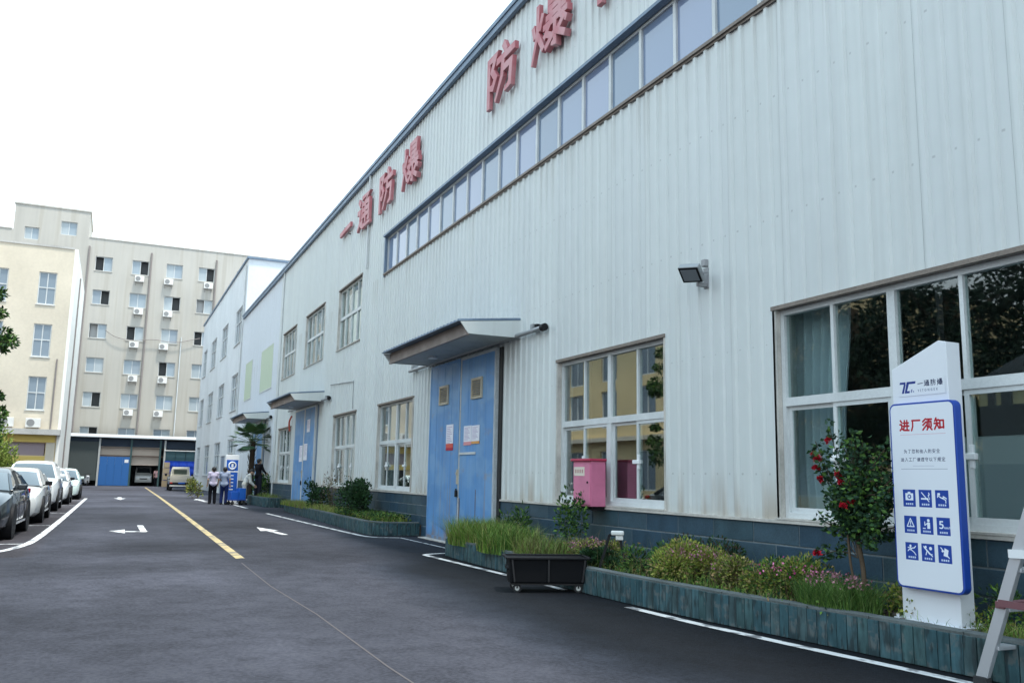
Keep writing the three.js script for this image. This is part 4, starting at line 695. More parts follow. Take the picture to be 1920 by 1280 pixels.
function planter(label, pts, H, soil, back) {
  const t = thing('planter_kerb', label, 'planter', [pts[0][0], 0, -pts[0][1]]), o = pts[0], C = new THREE.CatmullRomCurve3(pts.map(([x, Z]) => V(x - o[0], 0, -(Z - o[1]))), false, 'centripetal', 0.5), L = C.getLength(), tw = 0.11, n = Math.round(L / tw);
  const core = [], cap = []; let k = 0; const g0 = [0, 1, 2, 3, 4].map((q) => { const g = uvm(rbx(-0.0525, 0.0525, 0.0, H - 0.03, -0.012, 0.012, 0.006)), a = g.attributes.uv; for (let i = 0; i < a.count; i++) a.setX(i, a.getX(i) + q * 0.117); return g; });
  for (let i = 0; i < n; i++) {
    const a = C.getPointAt(i / n), b = C.getPointAt((i + 1) / n), m = a.clone().add(b).multiplyScalar(0.5), d = b.clone().sub(a), len = d.length(), turn = Math.atan2(d.x, d.z) - PI / 2;
    const tile = new THREE.Mesh(pick(g0), pick(M.tile)); tile.name = 'tile'; tile.position.set(m.x, 0.005 + 0.003 * rnd(), m.z); tile.rotation.set(0, turn, rnd(-0.006, 0.006)); tile.scale.x = len / tw; tile.position.x += rnd(-0.004, 0.004); tile.castShadow = tile.receiveShadow = true; t.add(tile);
    const nx = -d.z / len, nz = d.x / len, side = 1; // points into the bed
    const s = (p) => (p.clone().add(V(nx * 0.07, 0, nz * 0.07))); const A = s(a), B = s(b);
    core.push(bar([A.x, H / 2 - 0.03, A.z], [B.x, H / 2 - 0.03, B.z], 0.11, H - 0.06)); if (i % 8 === 0) { const c2 = C.getPointAt(Math.min(1, (i + 8) / n)), B2 = s(c2); cap.push([A, B2]); }
  }
  part('core', core, M.jointDark, t);
  for (const [A, B] of cap) { const d = B.clone().sub(A).normalize().multiplyScalar(0.004); part('cap_stone', bar([A.x + d.x, H - 0.012 + rnd(-0.002, 0.002), A.z + d.z], [B.x - d.x, H - 0.012, B.z - d.z], 0.135, 0.03, 0.006), M.kerbTop, t); }
  const sp = C.getSpacedPoints(24), tri = [];
  const shape = new THREE.Shape([...sp.map((p) => new THREE.Vector2(p.x + 0.05, -p.z)), new THREE.Vector2(back - o[0], -sp[24].z), new THREE.Vector2(back - o[0], -sp[0].z)]);
  part('soil', new THREE.ExtrudeGeometry(shape, { depth: soil, bevelEnabled: false }).rotateX(-PI / 2), M.soil, t);
  return (u) => { const p = C.getPointAt(u); return [p.x + o[0], -(p.z) + o[1]]; };
}
planter('long teal tiled planter kerb in front of the near windows, below the totem', [[7.08, 16.12], [6.5, 16.14], [6.05, 16.05], [5.86, 15.85], [5.8, 15.4], [5.74, 13], [5.72, 11], [5.74, 9.4], [5.86, 7.8], [6.02, 6.6], [6.15, 5.4], [6.28, 3.8], [6.35, 1.2], [6.35, -2]].reverse(), 0.33, 0.27, 7.1);
planter('teal tiled planter kerb between the two blue doors', [[6.42, 35.9], [6.3, 34], [6.16, 30], [6.02, 25.5], [5.92, 22.2], [5.96, 21.5], [6.2, 21.2], [6.6, 21.1], [7.08, 21.05]].reverse(), 0.33, 0.27, 7.1);
planter('short dark tiled planter kerb by the palm, beyond the farther blue door', [[7.08, 44.6], [6.5, 44.6], [6.2, 44.4], [6.1, 43.5], [6.15, 41], [6.3, 39.6], [6.6, 39.3], [7.08, 39.3]].reverse(), 0.42, 0.36, 7.1);
// low growth nobody could count
{
  const gs = [], onBed = (Za, Zb, Xa, Xb) => () => V(rnd(Xa, Xb), 0.27, -rnd(Za, Zb));
  gs.push(bladeMesh(5200, onBed(6.9, 15.6, 5.98, 7.0), 0.17, 0.008, GRASSC, 0.9), bladeMesh(500, onBed(3, 6.9, 6.5, 7.0), 0.14, 0.008, GRASSC, 0.9));
  gs.push(leafMesh(5200, () => [V(rnd(6.0, 7.05), 0.27 + rnd() * rnd() * 0.14, -rnd(6.3, 15.5)), V(rnd(-1, 1), rnd(0.2, 1), rnd(-1, 1))], 0.05, 0.024, [...GREEN1, ...OLIVE, ...DEEP]));
  gs.push(leafMesh(700, () => [V(rnd(6.62, 7.05), 0.28 + rnd() * 0.16, -rnd(5.0, 6.9)), V(rnd(-1, 1), rnd(0.2, 1), rnd(-1, 1))], 0.05, 0.024, [...GREEN1, ...YEL]));
  gs.push(bladeMesh(9000, onBed(21.6, 35.4, 6.15, 7.0), 0.26, 0.014, [...GRASSC, ...YEL, [0.22, 0.17, 0.08]], 0.8));
  gs.push(leafMesh(3000, () => [V(rnd(6.1, 7.05), 0.27 + rnd() * 0.2, -rnd(21.6, 26)), V(rnd(-1, 1), rnd(0.2, 1), rnd(-1, 1))], 0.07, 0.035, [...GREEN1, ...DEEP]));
  gs.push(bladeMesh(900, () => V(rnd(6.3, 7.0), 0.36, -rnd(39.6, 44.3)), 0.25, 0.014, [...GRASSC, ...OLIVE], 0.8));
  const o = part('ground_cover', gs, M.grass, scene, { raw: true, kind: 'stuff' }); tag(o, 'low mixed weeds and grass covering the planter soil along the factory', 'ground cover');
  gs.length = 0;
  gs.push(leafMesh(900, () => [V(rnd(5.95, 7.05), 0.28 + rnd() * rnd() * 0.4, -rnd(6.9, 15.6)), V(rnd(-1, 1), rnd(-0.6, 0.5), rnd(-1, 1))], 0.06, 0.022, [[0.2, 0.13, 0.06], [0.28, 0.19, 0.09], [0.14, 0.09, 0.05]]), bladeMesh(420, onBed(6.9, 15.4, 5.98, 7.0), 0.55, 0.005, [[0.16, 0.14, 0.06], [0.2, 0.13, 0.07], [0.12, 0.16, 0.05]], 0.6));
  tag(part('dry_growth', gs, M.grass, scene, { raw: true, kind: 'stuff' }), 'dry brown leaves and thin straggling stems among the planter plants', 'dry growth');
  const litter = []; for (let i = 0; i < 130; i++) litter.push(rbx(-0.02, 0.02, 0, 0.02, -0.03, 0.03, 0.005).rotateY(rnd(6)).scale(rnd(0.5, 1.8), rnd(0.5, 1.6), rnd(0.5, 1.5)).translate(rnd(6.35, 7.0), 0.27, -rnd(4.4, 7.2)));
  const s = part('loose_stones', litter, M.gravelly, scene, { kind: 'stuff' }); tag(s, 'small grey stones scattered on the bare soil around the totem foot', 'stones');
}
clump('grass_tuft', 'bright green grass spilling over the planter corner beside the near blue door', 'grass', [6.2, 14.95], 0.25, 0.52, 0.95, 0.55, 3600, GRASSC, { blade: 0.013, stems: 5, lean: 0.9 });
clump('grass_tuft', 'deeper green grass tuft between the door end of the planter and the black cart', 'grass', [6.05, 13.4], 0.25, 0.46, 0.8, 0.5, 2900, [...GRASSC, ...GREEN1], { blade: 0.012, stems: 5, lean: 0.8 });
clump('grass_tuft', 'grass tuft leaning over the kerb directly behind the black cart', 'grass', [6.05, 12.1], 0.25, 0.4, 0.7, 0.4, 1900, [...GRASSC, ...OLIVE], { blade: 0.011, stems: 5, lean: 0.8 });
clump('leafy_plant', 'dark spiky plant against the plinth right of the near blue door', 'plant', [6.75, 14.6], 0.27, 0.26, 0.35, 0.62, 420, [...DEEP, ...GREEN1], { len: 0.1, wid: 0.035 });
clump('rose_bush', 'thin rose bush growing in front of the pink metal box window', 'bush', [6.65, 12.35], 0.27, 0.25, 0.3, 0.95, 560, [...DEEP, ...GREEN1], { len: 0.07, wid: 0.04, lumps: 8, stems: 9 });
clump('flowering_plant', 'low plant with faded pink tops behind the right end of the black cart', 'plant', [6.25, 11.0], 0.27, 0.36, 0.6, 0.36, 1900, [...OLIVE, ...YEL], { flowers: 240, len: 0.04 });
clump('leafy_plant', 'dark green leafy clump right of the small black lamp frame', 'plant', [6.25, 9.45], 0.27, 0.36, 0.5, 0.40, 2600, [...DEEP, ...GREEN1], { len: 0.06, wid: 0.025 });
clump('leafy_plant', 'dark drooping leafy clump right beside the cart handle end of the kerb', 'plant', [6.1, 10.55], 0.27, 0.3, 0.36, 0.24, 1300, DEEP, { len: 0.06, wid: 0.028 });
clump('flowering_plant', 'yellow-green bushy plant with a cap of pink flowers in the middle of the planter', 'plant', [6.28, 8.7], 0.27, 0.4, 0.6, 0.46, 3600, YEL, { flowers: 420, len: 0.045 });
clump('leafy_plant', 'olive green plant with dry tips right of the pink-capped one', 'plant', [6.3, 7.9], 0.27, 0.34, 0.48, 0.37, 2300, [...OLIVE, ...YEL], { len: 0.04, flowers: 60 });
clump('flowering_plant', 'fresh green rounded plant with a few magenta flowers left of the rose tree', 'plant', [6.35, 7.15], 0.27, 0.34, 0.48, 0.42, 3000, [...GREEN1, ...YEL], { flowers: 70, len: 0.045, wid: 0.018, fcol: [[0.5, 0.06, 0.22], [0.6, 0.2, 0.35]] });
clump('feathery_plant', 'light feathery green plant with pale pink tips in front of the rose tree', 'plant', [6.36, 6.5], 0.27, 0.3, 0.44, 0.36, 2600, [...GREEN1, [0.13, 0.2, 0.06]], { blade: 0.008, flowers: 160, lean: 0.9, stems: 8 });
clump('leafy_plant', 'dark leafy clump against the blue-grey plinth behind the pink-capped plant', 'plant', [6.82, 9.2], 0.27, 0.22, 0.9, 0.42, 2000, [...DEEP, [0.06, 0.045, 0.03]], { len: 0.055 });
clump('leafy_plant', 'dim brownish green growth against the plinth left of the rose trunk', 'plant', [6.8, 7.4], 0.27, 0.22, 0.8, 0.4, 1800, [...DEEP, ...OLIVE], { len: 0.05 });
clump('leafy_plant', 'small yellow-green plant between the rose trunk and the totem', 'plant', [6.75, 5.95], 0.27, 0.2, 0.28, 0.26, 500, YEL, { len: 0.05, wid: 0.03 });
clump('grass_tuft', 'low weeds at the right foot of the white totem', 'grass', [6.6, 4.85], 0.26, 0.2, 0.36, 0.16, 420, GRASSC, { blade: 0.009, stems: 3, lean: 1 });
clump('leafy_plant', 'weeds in shade behind the totem against the plinth', 'plant', [6.95, 5.0], 0.27, 0.12, 0.5, 0.34, 420, [...DEEP, ...GREEN1], { len: 0.05 });
clump('shrub', 'dark rounded shrub with a pale twiggy top in front of the second factory window', 'shrub', [6.45, 24.9], 0.27, 0.55, 0.75, 0.95, 2600, DEEP, { len: 0.1, wid: 0.05, lumps: 14, stems: 26, flowers: 90, fcol: [[0.3, 0.14, 0.16], [0.2, 0.16, 0.1]], flen: 0.06 });
clump('shrub', 'small dark upright shrub at the near edge of the farther blue door', 'shrub', [6.6, 30.6], 0.27, 0.42, 0.5, 0.85, 1200, DEEP, { len: 0.1, wid: 0.05 });
clump('shrub', 'bare twiggy bush with purplish tips left of the dark rounded shrub', 'shrub', [6.5, 27.6], 0.27, 0.4, 0.6, 1.3, 300, [...OLIVE, [0.12, 0.08, 0.08]], { len: 0.08, wid: 0.03, stems: 34 });
clump('shrub', 'green shrub growing against the wall beside the palm', 'shrub', [6.8, 44.4], 0.2, 0.45, 0.5, 1.2, 900, [...DEEP, ...GREEN1], { len: 0.13, wid: 0.06 });
clump('shrub', 'yellowish low bush at the foot of the office block, left of the two men', 'shrub', [4.4, 52], 0, 0.5, 0.5, 1.0, 700, [...OLIVE, ...YEL], { len: 0.13, wid: 0.06 });
// red rose standard
{
  const t = thing('rose_tree', 'tall red-flowering rose on a bare stem directly left of the white totem sign', 'rose', [6.5, 0.27, -6.35]);
  part('trunk', [tube([[0, -0.03, 0], [0.02, 0.35, 0.02], [-0.02, 0.75, 0], [0.02, 1.25, 0.03]], 0.022, 16, 8), tube([[0, 0, 0.02], [-0.05, 0.4, -0.06], [-0.04, 0.9, -0.1]], 0.012, 12, 6)], M.bark, t);
  const tips = []; const br = [];
  for (let i = 0; i < 46; i++) { const a = rnd(2 * PI), y0 = rnd(0.6, 1.2), r = rnd(0.1, 0.31), y1 = y0 + rnd(0.05, 0.5), e = [r * Math.cos(a), Math.min(1.66, y1), 0.12 + r * 1.15 * Math.sin(a)]; br.push(tube([[0, y0, 0], [e[0] * 0.5, (y0 + e[1]) / 2 + 0.04, e[2] * 0.5], e], 0.006, 6, 4)); tips.push(e); }
  for (const e of [[-0.02, 1.72, -0.3], [-0.1, 1.6, -0.42], [0, 1.5, -0.5], [-0.05, 1.3, -0.38], [0, 0.85, -0.5], [-0.06, 0.5, -0.42]]) { br.push(tube([[0, 0.5, -0.02], [e[0] * 0.5, (0.5 + e[1]) / 2 + 0.05, e[2] * 0.5], e], 0.005, 6, 4)); tips.push(e); }
  part('branch', br, M.bark, t);
  part('foliage', leafMesh(4300, (i) => { const e = tips[i % tips.length], f = rnd(0.35, 1.05), d = V(rnd(-1, 1), rnd(-0.6, 0.7), rnd(-1, 1)); return [V(e[0] * f + rnd(-0.06, 0.06), 0.62 + (e[1] - 0.62) * f + rnd(-0.07, 0.07), e[2] * f + rnd(-0.06, 0.06)), d]; }, 0.058, 0.038, [...DEEP, ...GREEN1.slice(0, 1), [0.02, 0.05, 0.03]]), M.leaf, t, { raw: true });
  const red = leafMat({ roughness: 0.6 });
  const bg = leafMesh(46, (i) => { const a = i * 2.4, e = 1.35 - (i / 46) * 1.5, d = V(Math.cos(a) * Math.cos(e), Math.sin(e), Math.sin(a) * Math.cos(e)); return [d.clone().multiplyScalar(0.008), d]; }, 0.036, 0.03, [[0.36, 0.008, 0.02], [0.45, 0.012, 0.03], [0.26, 0.005, 0.015]]);
  for (const [x, y, z] of [[-0.1, 1.33, -0.42], [-0.12, 1.23, -0.36], [-0.15, 1.24, -0.05], [-0.2, 1.19, -0.0], [-0.08, 1.47, -0.46], [-0.1, 1.6, -0.24], [-0.25, 0.98, 0.06], [-0.2, 1.02, 0.12], [-0.1, 0.5, -0.45], [-0.22, 1.27, -0.02], [-0.1, 1.42, -0.4]]) { const m = part('rose_flower', bg, red, t, { raw: true, pos: [x, y, z], rot: [rnd(-0.6, 0.6), rnd(6), rnd(-0.6, 0.9)] }); m.scale.setScalar(rnd(0.9, 1.35)); }
}
// palm by the third door
{
  const t = thing('palm_tree', 'fan palm with a dark shaggy trunk by the third factory door', 'palm tree', [6.35, 0.3, -45.2]);
  const tr = []; tr.push(rod([0, -0.1, 0], [0.02, 2.7, 0], 0.15, 0.12, 12)); for (let i = 0; i < 90; i++) { const a = rnd(2 * PI), y = rnd(0.3, 2.65); tr.push(bar([0.13 * Math.cos(a), y, 0.13 * Math.sin(a)], [0.2 * Math.cos(a), y + 0.22, 0.2 * Math.sin(a)], 0.05, 0.012)); }
  part('trunk', tr, std([0.045, 0.03, 0.02], 0.95), t);
  for (let f = 0; f < 30; f++) {
    const a = f * 2.4, up = 1.25 - (f / 30) * 1.7, dir = V(Math.cos(a) * Math.cos(up), Math.sin(up), Math.sin(a) * Math.cos(up)), st = V(0, 2.65, 0), hub = st.clone().addScaledVector(dir, 0.62 + rnd(0.15)), side = V(-Math.sin(a), 0, Math.cos(a)), nrm = V(0, 0, 0).crossVectors(side, dir).normalize();
    const gs = [rod(st.toArray(), hub.toArray(), 0.015, 0.01, 5)], pos = [];
    for (let k = -8; k <= 8; k++) { const q = k * 0.14, d = dir.clone().multiplyScalar(Math.cos(q)).addScaledVector(side, Math.sin(q)), L = 0.62 * (1 - 0.25 * Math.abs(q)), w = 0.035, m = hub.clone().addScaledVector(d, L * 0.55), e = hub.clone().addScaledVector(d, L).add(V(0, -0.16 * L, 0)), s = V(0, 0, 0).crossVectors(d, nrm).normalize().multiplyScalar(w); const a1 = m.clone().add(s), a2 = m.clone().sub(s); pos.push(...hub.toArray(), ...a1.toArray(), ...a2.toArray(), ...a1.toArray(), ...e.toArray(), ...a2.toArray()); }
    const g = new THREE.BufferGeometry(); g.setAttribute('position', new THREE.Float32BufferAttribute(pos, 3)); g.computeVertexNormals(); gs.push(uvm(g));
    part('frond', gs.map(uvm), new THREE.MeshStandardMaterial({ color: lin(...mix([0.03, 0.08, 0.035], [0.06, 0.11, 0.03], rnd())), roughness: 0.5, side: THREE.DoubleSide }), t);
  }
}
// trees: trunk, limbs and a crown of leaf clumps
function tree(label, [X, Z], h, crownR, base, n, cols, len, o = {}) {
  const t = thing('tree', label, 'tree', [X, 0, -Z]), limbs = [], clumps = [], N = o.limbs ?? 16;
  limbs.push(tube([[0, -0.1, 0], [0.1, base * 0.6, 0.05], [-0.05, base, 0.1], [0.05, h * 0.8, 0]], o.r ?? 0.14, 14, 9));
  for (let i = 0; i < N; i++) { const a = i * 2.4 + rnd(0.6), y = base + (h - base) * (i / N) * 0.75, R = crownR * rnd(0.65, 1.05) * (1 - 0.35 * (i / N)), e = [R * Math.cos(a), y + rnd(0.4, 1.3), R * Math.sin(a)]; limbs.push(tube([[0, y - 0.3, 0], [e[0] * 0.5, y + 0.25, e[2] * 0.5], e], 0.045, 8, 5)); for (let k = 0; k < 4; k++) { const f = 0.45 + 0.2 * k; clumps.push([e[0] * f + rnd(-0.3, 0.3), y - 0.3 + (e[1] - y + 0.3) * f + rnd(-0.3, 0.4), e[2] * f + rnd(-0.3, 0.3), rnd(0.4, 0.75) * (o.cs ?? 1)]); } }
  for (const e of o.extra ?? []) { const s = [e[0], e[1], e[2], e[3] ?? 0.4]; clumps.push(s, s); limbs.push(tube([[0, s[1] - 1.0, 0], [s[0] * 0.5, s[1] - 0.3, s[2] * 0.5], s.slice(0, 3)], 0.03, 8, 5)); }
  part('trunk', limbs, M.bark, t);
  part('crown', leafMesh(n, (i) => { const c = clumps[i % clumps.length], d = V(rnd(-1, 1), rnd(-0.75, 1), rnd(-1, 1)).normalize(), r = c[3] * Math.pow(rnd(), 0.45); return [V(c[0] + d.x * r, c[1] + d.y * r * 0.7, c[2] + d.z * r), d.clone().add(V(rnd(-0.7, 0.7), rnd(-0.8, 0.3), rnd(-0.7, 0.7)))]; }, len, len * 0.5, cols), M.leaf, t, { raw: true });
  return t;
}
tree('street tree at the left picture edge, a few dark branch ends reaching in', [-6.12, 26], 7.5, 2.0, 2.6, 7000, [...DEEP, ...GREEN1, [0.1, 0.13, 0.05]], 0.13, { extra: [[3.25, 4.85, 0, 0.3], [3.45, 4.68, 0.15, 0.24], [3.1, 5.4, 0, 0.24], [3.05, 5.95, 0, 0.22], [3.35, 2.85, 0, 0.24], [3.3, 2.5, 0.1, 0.26], [3.25, 2.15, 0, 0.3], [3.3, 3.3, 0, 0.14], [3.2, 4.55, -0.2, 0.22]] });
clump('bush', 'yellow-green bush behind the parked cars at the left edge', 'bush', [-4.75, 46], 0, 0.9, 0.9, 2.75, 2400, [[0.2, 0.26, 0.05], [0.26, 0.3, 0.07], [0.14, 0.2, 0.04]], { len: 0.16, wid: 0.09, lumps: 16, stems: 20 });
const near = ['nearest', 'second', 'third', 'fourth', 'fifth'];
[[-9.5, 11], [-9.8, 15.3], [-9.4, 19.2], [-9.2, 23], [-11.2, 26.2]].forEach(([X, Z], i) => tree(`large dark tree mirrored in the window, ${near[i]} from the camera left of the road`, [X, Z], 9.5, 3.3, 1.8, 9000, [[0.014, 0.032, 0.02], [0.02, 0.045, 0.022], [0.01, 0.026, 0.016]], 0.22, { cs: 1.6, r: 0.2 }));
// ---------------------------------------------------------------- white totem sign
{
  const t = thing('totem_sign', 'white totem sign with slanted top and blue-edged notice board of nine blue icons', 'sign', [6.57, 0.285, -5.63], -PI / 2);
  // local: x to the right as read, y up, front towards +z
  const wh = std([0.74, 0.76, 0.8], 0.38), B = '#1d3f94';
  part('post', plate([[-0.31, 0], [0.29, 0], [0.29, 2.42], [0.21, 2.44], [-0.31, 2.23]], 0.17, 0.006).translate(0, 0, -0.17), wh, t);
  part('base_plate', [rbx(-0.37, 0.34, -0.015, 0.01, -0.22, 0.05, 0.004), ...[[-0.34, 0.03], [0.31, 0.03], [0.31, -0.2]].map(([x, z]) => new THREE.CylinderGeometry(0.014, 0.014, 0.03, 6).translate(x, 0.02, z))], wh, t);
  const bd = new THREE.ExtrudeGeometry(roundedRect(-0.285, 0.40, 0.285, 1.90, 0.06), { depth: 0.07, bevelEnabled: true, bevelSize: 0.004, bevelThickness: 0.004, bevelSegments: 2, curveSegments: 10 }).translate(0, 0, 0.002);
  part('board', bd, std([0.012, 0.06, 0.36], 0.4), t);
  const W = 660, H = 1590;
  const tex = canvasTex(W, H, (g) => {
    g.fillStyle = '#dfe3ea'; g.fillRect(0, 0, W, H);
    g.strokeStyle = '#b01728'; [...'进厂须知'].forEach((c, i) => ink(g, c, 96 + i * 122, 130, 104, 108, 16));
    g.strokeStyle = 'rgba(190,60,80,.6)'; g.lineWidth = 3; g.setLineDash([7, 4]); g.beginPath(); g.moveTo(100, 268); g.lineTo(575, 268); g.stroke(); g.setLineDash([]);
    g.strokeStyle = '#4a4f66'; [...'为了您和他人的安全'].forEach((c, i) => ink(g, c, 128 + i * 43, 398, 36, 38, 4)); [...'进入工厂请遵守以下规定'].forEach((c, i) => ink(g, c, 92 + i * 43, 470, 36, 38, 4));
    g.strokeStyle = '#8f94a6'; g.lineWidth = 3; g.setLineDash([5, 4]); g.beginPath(); g.moveTo(220, 545); g.lineTo(440, 545); g.stroke(); g.setLineDash([]); g.lineWidth = 4; g.beginPath(); g.moveTo(92, 572); g.lineTo(575, 572); g.stroke();
    g.lineCap = 'round'; g.lineJoin = 'round';
    const icon = (k, x, y) => {
      g.save(); g.translate(x, y); g.fillStyle = '#1b4199'; g.fillRect(0, 0, 134, 150); g.fillStyle = g.strokeStyle = '#e6ecf6'; g.lineWidth = 9;
      const L = (...p) => { g.beginPath(); g.moveTo(p[0], p[1]); for (let i = 2; i < p.length; i += 2) g.lineTo(p[i], p[i + 1]); g.stroke(); }, C = (a, b, r) => { g.beginPath(); g.arc(a, b, r, 0, 7); g.fill(); };
      if (k === 0) { g.fillRect(26, 32, 84, 62); g.fillRect(52, 20, 30, 14); g.fillStyle = '#1b4199'; C(68, 62, 20); g.fillStyle = '#e6ecf6'; C(68, 62, 10); }
      if (k === 1) { g.fillRect(22, 70, 78, 14); g.fillRect(106, 70, 8, 14); L(30, 24, 104, 100); L(104, 62, 98, 48, 110, 40, 104, 26); }
      if (k === 2) { C(40, 34, 11); L(34, 50, 62, 66, 92, 62); L(62, 66, 104, 82, 104, 106); L(28, 28, 24, 60); L(80, 52, 112, 70); }
      if (k === 3) { L(67, 22, 104, 92, 30, 92, 67, 22); L(67, 46, 67, 70); C(67, 82, 5); }
      if (k === 4) { C(86, 32, 14); g.fillRect(72, 48, 30, 54); L(74, 56, 48, 74, 48, 44); L(30, 100, 52, 100); }
      if (k === 5) { g.font = 'bold 92px sans-serif'; g.fillText('5', 22, 94); g.font = 'bold 26px sans-serif'; g.fillText('km/h', 74, 94); }
      if (k === 6) { C(54, 30, 12); L(54, 44, 64, 66, 40, 60, 26, 74); L(64, 66, 92, 84, 108, 104); L(64, 50, 96, 44, 108, 30); L(28, 44, 54, 50); }
      if (k === 7) { L(28, 34, 56, 60, 44, 94); L(56, 60, 84, 88, 108, 88); C(44, 28, 11); C(94, 38, 15); L(24, 24, 110, 104); }
      if (k === 8) { g.beginPath(); g.moveTo(66, 22); g.lineTo(104, 40); g.lineTo(92, 98); g.lineTo(52, 88); g.closePath(); g.fill(); L(28, 22, 108, 104); C(44, 50, 10); }
      g.fillStyle = 'rgba(230,236,246,.85)'; for (let i = 0; i < 4; i++) g.fillRect(28 + i * 21, 118, 15, 16); g.restore();
    };
    for (let r = 0; r < 3; r++) for (let c = 0; c < 3; c++) icon(r * 3 + c, 96 + c * 170, 752 + r * 230);
  });
  const face = new THREE.ShapeGeometry(roundedRect(-0.272, 0.387, 0.298, 1.887, 0.05), 10), p = face.attributes.position, uv = face.attributes.uv; for (let i = 0; i < p.count; i++) uv.setXY(i, (p.getX(i) + 0.272) / 0.659, (p.getY(i) - 0.298) / 1.589);
  part('printed_face', face.translate(0, 0, 0.0795), new THREE.MeshStandardMaterial({ map: tex, roughness: 0.38 }), t, { raw: true });
  const logo = canvasTex(512, 160, (g) => {
    g.clearRect(0, 0, 512, 160); g.fillStyle = '#dee1e6'; g.fillRect(0, 0, 512, 160); g.fillStyle = '#17307f';
    const poly = (...q) => { g.beginPath(); for (let i = 0; i < q.length; i += 2) g.lineTo(q[i], q[i + 1]); g.closePath(); g.fill(); };
    poly(18, 26, 84, 26, 78, 46, 12, 46); poly(62, 46, 84, 46, 58, 132, 34, 132); poly(96, 26, 196, 26, 190, 48, 118, 48, 96, 112, 128, 112, 122, 132, 66, 132);
    g.font = 'italic bold 40px sans-serif'; g.fillText('E', 132, 128); g.font = 'bold 26px sans-serif'; g.fillText('x', 160, 128);
    g.strokeStyle = '#2b3350'; [...'一通防爆'].forEach((c, i) => ink(g, c, 216 + i * 70, 24, 58, 58, 7)); g.fillStyle = '#7a8193'; g.font = 'bold 32px sans-serif'; g.fillText('Y I T O N G E X', 214, 128);
  });
  part('logo', new THREE.PlaneGeometry(0.5, 0.156).translate(0.015, 2.05, 0.0035), new THREE.MeshStandardMaterial({ map: logo, roughness: 0.4 }), t, { raw: true });
}
// ---------------------------------------------------------------- step ladder at the right edge
{
  const t = thing('step_ladder', 'aluminium step ladder cut off by the right picture edge', 'ladder', [6.02, 0, -4.55]), al = std([0.62, 0.63, 0.66], 0.35, { metalness: 0.6 });
  const foot = (x) => [x, 0.03, -0.2], top = (x) => [x * 0.8 + 0.06, 2.3, 0.62];
  for (const x of [0, 0.5]) { part('rail', bar(foot(x), top(x), 0.05, 0.085, 0.006), al, t); part('foot', rbx(x - 0.035, x + 0.035, 0, 0.07, -0.25, -0.14, 0.01), M.rubber, t); part('rear_rail', bar([x, 0.03, 1.35], [x * 0.8 + 0.06, 2.3, 0.72], 0.04, 0.06, 0.005), al, t); }
  for (let k = 1; k < 8; k++) { const f = k / 8, x0 = 0.06 * f, x1 = 0.5 - 0.04 * f; part('step', rbx(x0, x1, 2.3 * f - 0.015, 2.3 * f + 0.015, -0.2 + 0.82 * f - 0.05, -0.2 + 0.82 * f + 0.05, 0.005), al, t); }
  part('strap', [bar([-0.03, 0.62, 0.0], [0.06, 0.60, 1.2], 0.012, 0.05), rbx(-0.03, 0.56, 0.58, 0.63, -0.03, 0.04, 0.005)], std([0.17, 0.07, 0.08], 0.8), t);
  part('spreader', [bar([-0.02, 0.98, 0.1], [0.05, 1.0, 1.12], 0.015, 0.06)], M.white, t);
}
// ---------------------------------------------------------------- black cart on the road, lamp frame in the bed
{
  const t = thing('hand_cart', 'low black tub cart on castors standing on the road against the planter kerb', 'cart', [5.34, 0, -10.62], -0.32);
  const tub = plate([[-0.49, 0.12], [0.49, 0.12], [0.51, 0.43], [-0.51, 0.43]], 0.5, 0.02).translate(0, 0, -0.25);
  part('tub', [tub], new THREE.MeshPhysicalMaterial({ color: lin(0.004, 0.0045, 0.006), roughness: 0.6, specularIntensity: 0.25 }), t);
  part('rim', [bar([-0.54, 0.435, -0.27], [0.54, 0.435, -0.27], 0.035, 0.03, 0.008), bar([-0.54, 0.435, 0.27], [0.54, 0.435, 0.27], 0.035, 0.03, 0.008), bar([-0.54, 0.435, -0.25], [-0.54, 0.435, 0.25], 0.035, 0.03, 0.008), bar([0.54, 0.435, -0.25], [0.54, 0.435, 0.25], 0.035, 0.03, 0.008)], new THREE.MeshPhysicalMaterial({ color: lin(0.006, 0.007, 0.009), roughness: 0.55, specularIntensity: 0.3 }), t);
  part('frame', [...[-0.18, 0.18].map((z) => bar([-0.48, 0.11, z], [0.48, 0.11, z], 0.04, 0.03)), ...[-0.44, 0, 0.44].map((x) => bar([x, 0.14, -0.262], [x * 1.08, 0.42, -0.268], 0.03, 0.02)), ...[-0.44, 0, 0.44].map((x) => bar([x, 0.14, 0.262], [x * 1.08, 0.42, 0.268], 0.03, 0.02)), rod([-0.47, 0.3, -0.1], [-0.53, 0.3, -0.1], 0.03), rod([-0.47, 0.3, 0.1], [-0.53, 0.3, 0.1], 0.03)], M.blackSteel, t);
  for (const [x, z] of [[-0.4, -0.18], [-0.4, 0.18], [0.4, -0.18], [0.4, 0.18]]) { const w = part('castor', [new THREE.CylinderGeometry(0.055, 0.055, 0.035, 16).rotateX(PI / 2).translate(x, 0.055, z), bar([x, 0.055, z + 0.025], [x, 0.11, z + 0.02], 0.02)], M.rubber, t); part('hub', new THREE.CylinderGeometry(0.03, 0.03, 0.042, 12).rotateX(PI / 2).translate(x, 0.055, z), std([0.55, 0.55, 0.52], 0.5), w); }
}
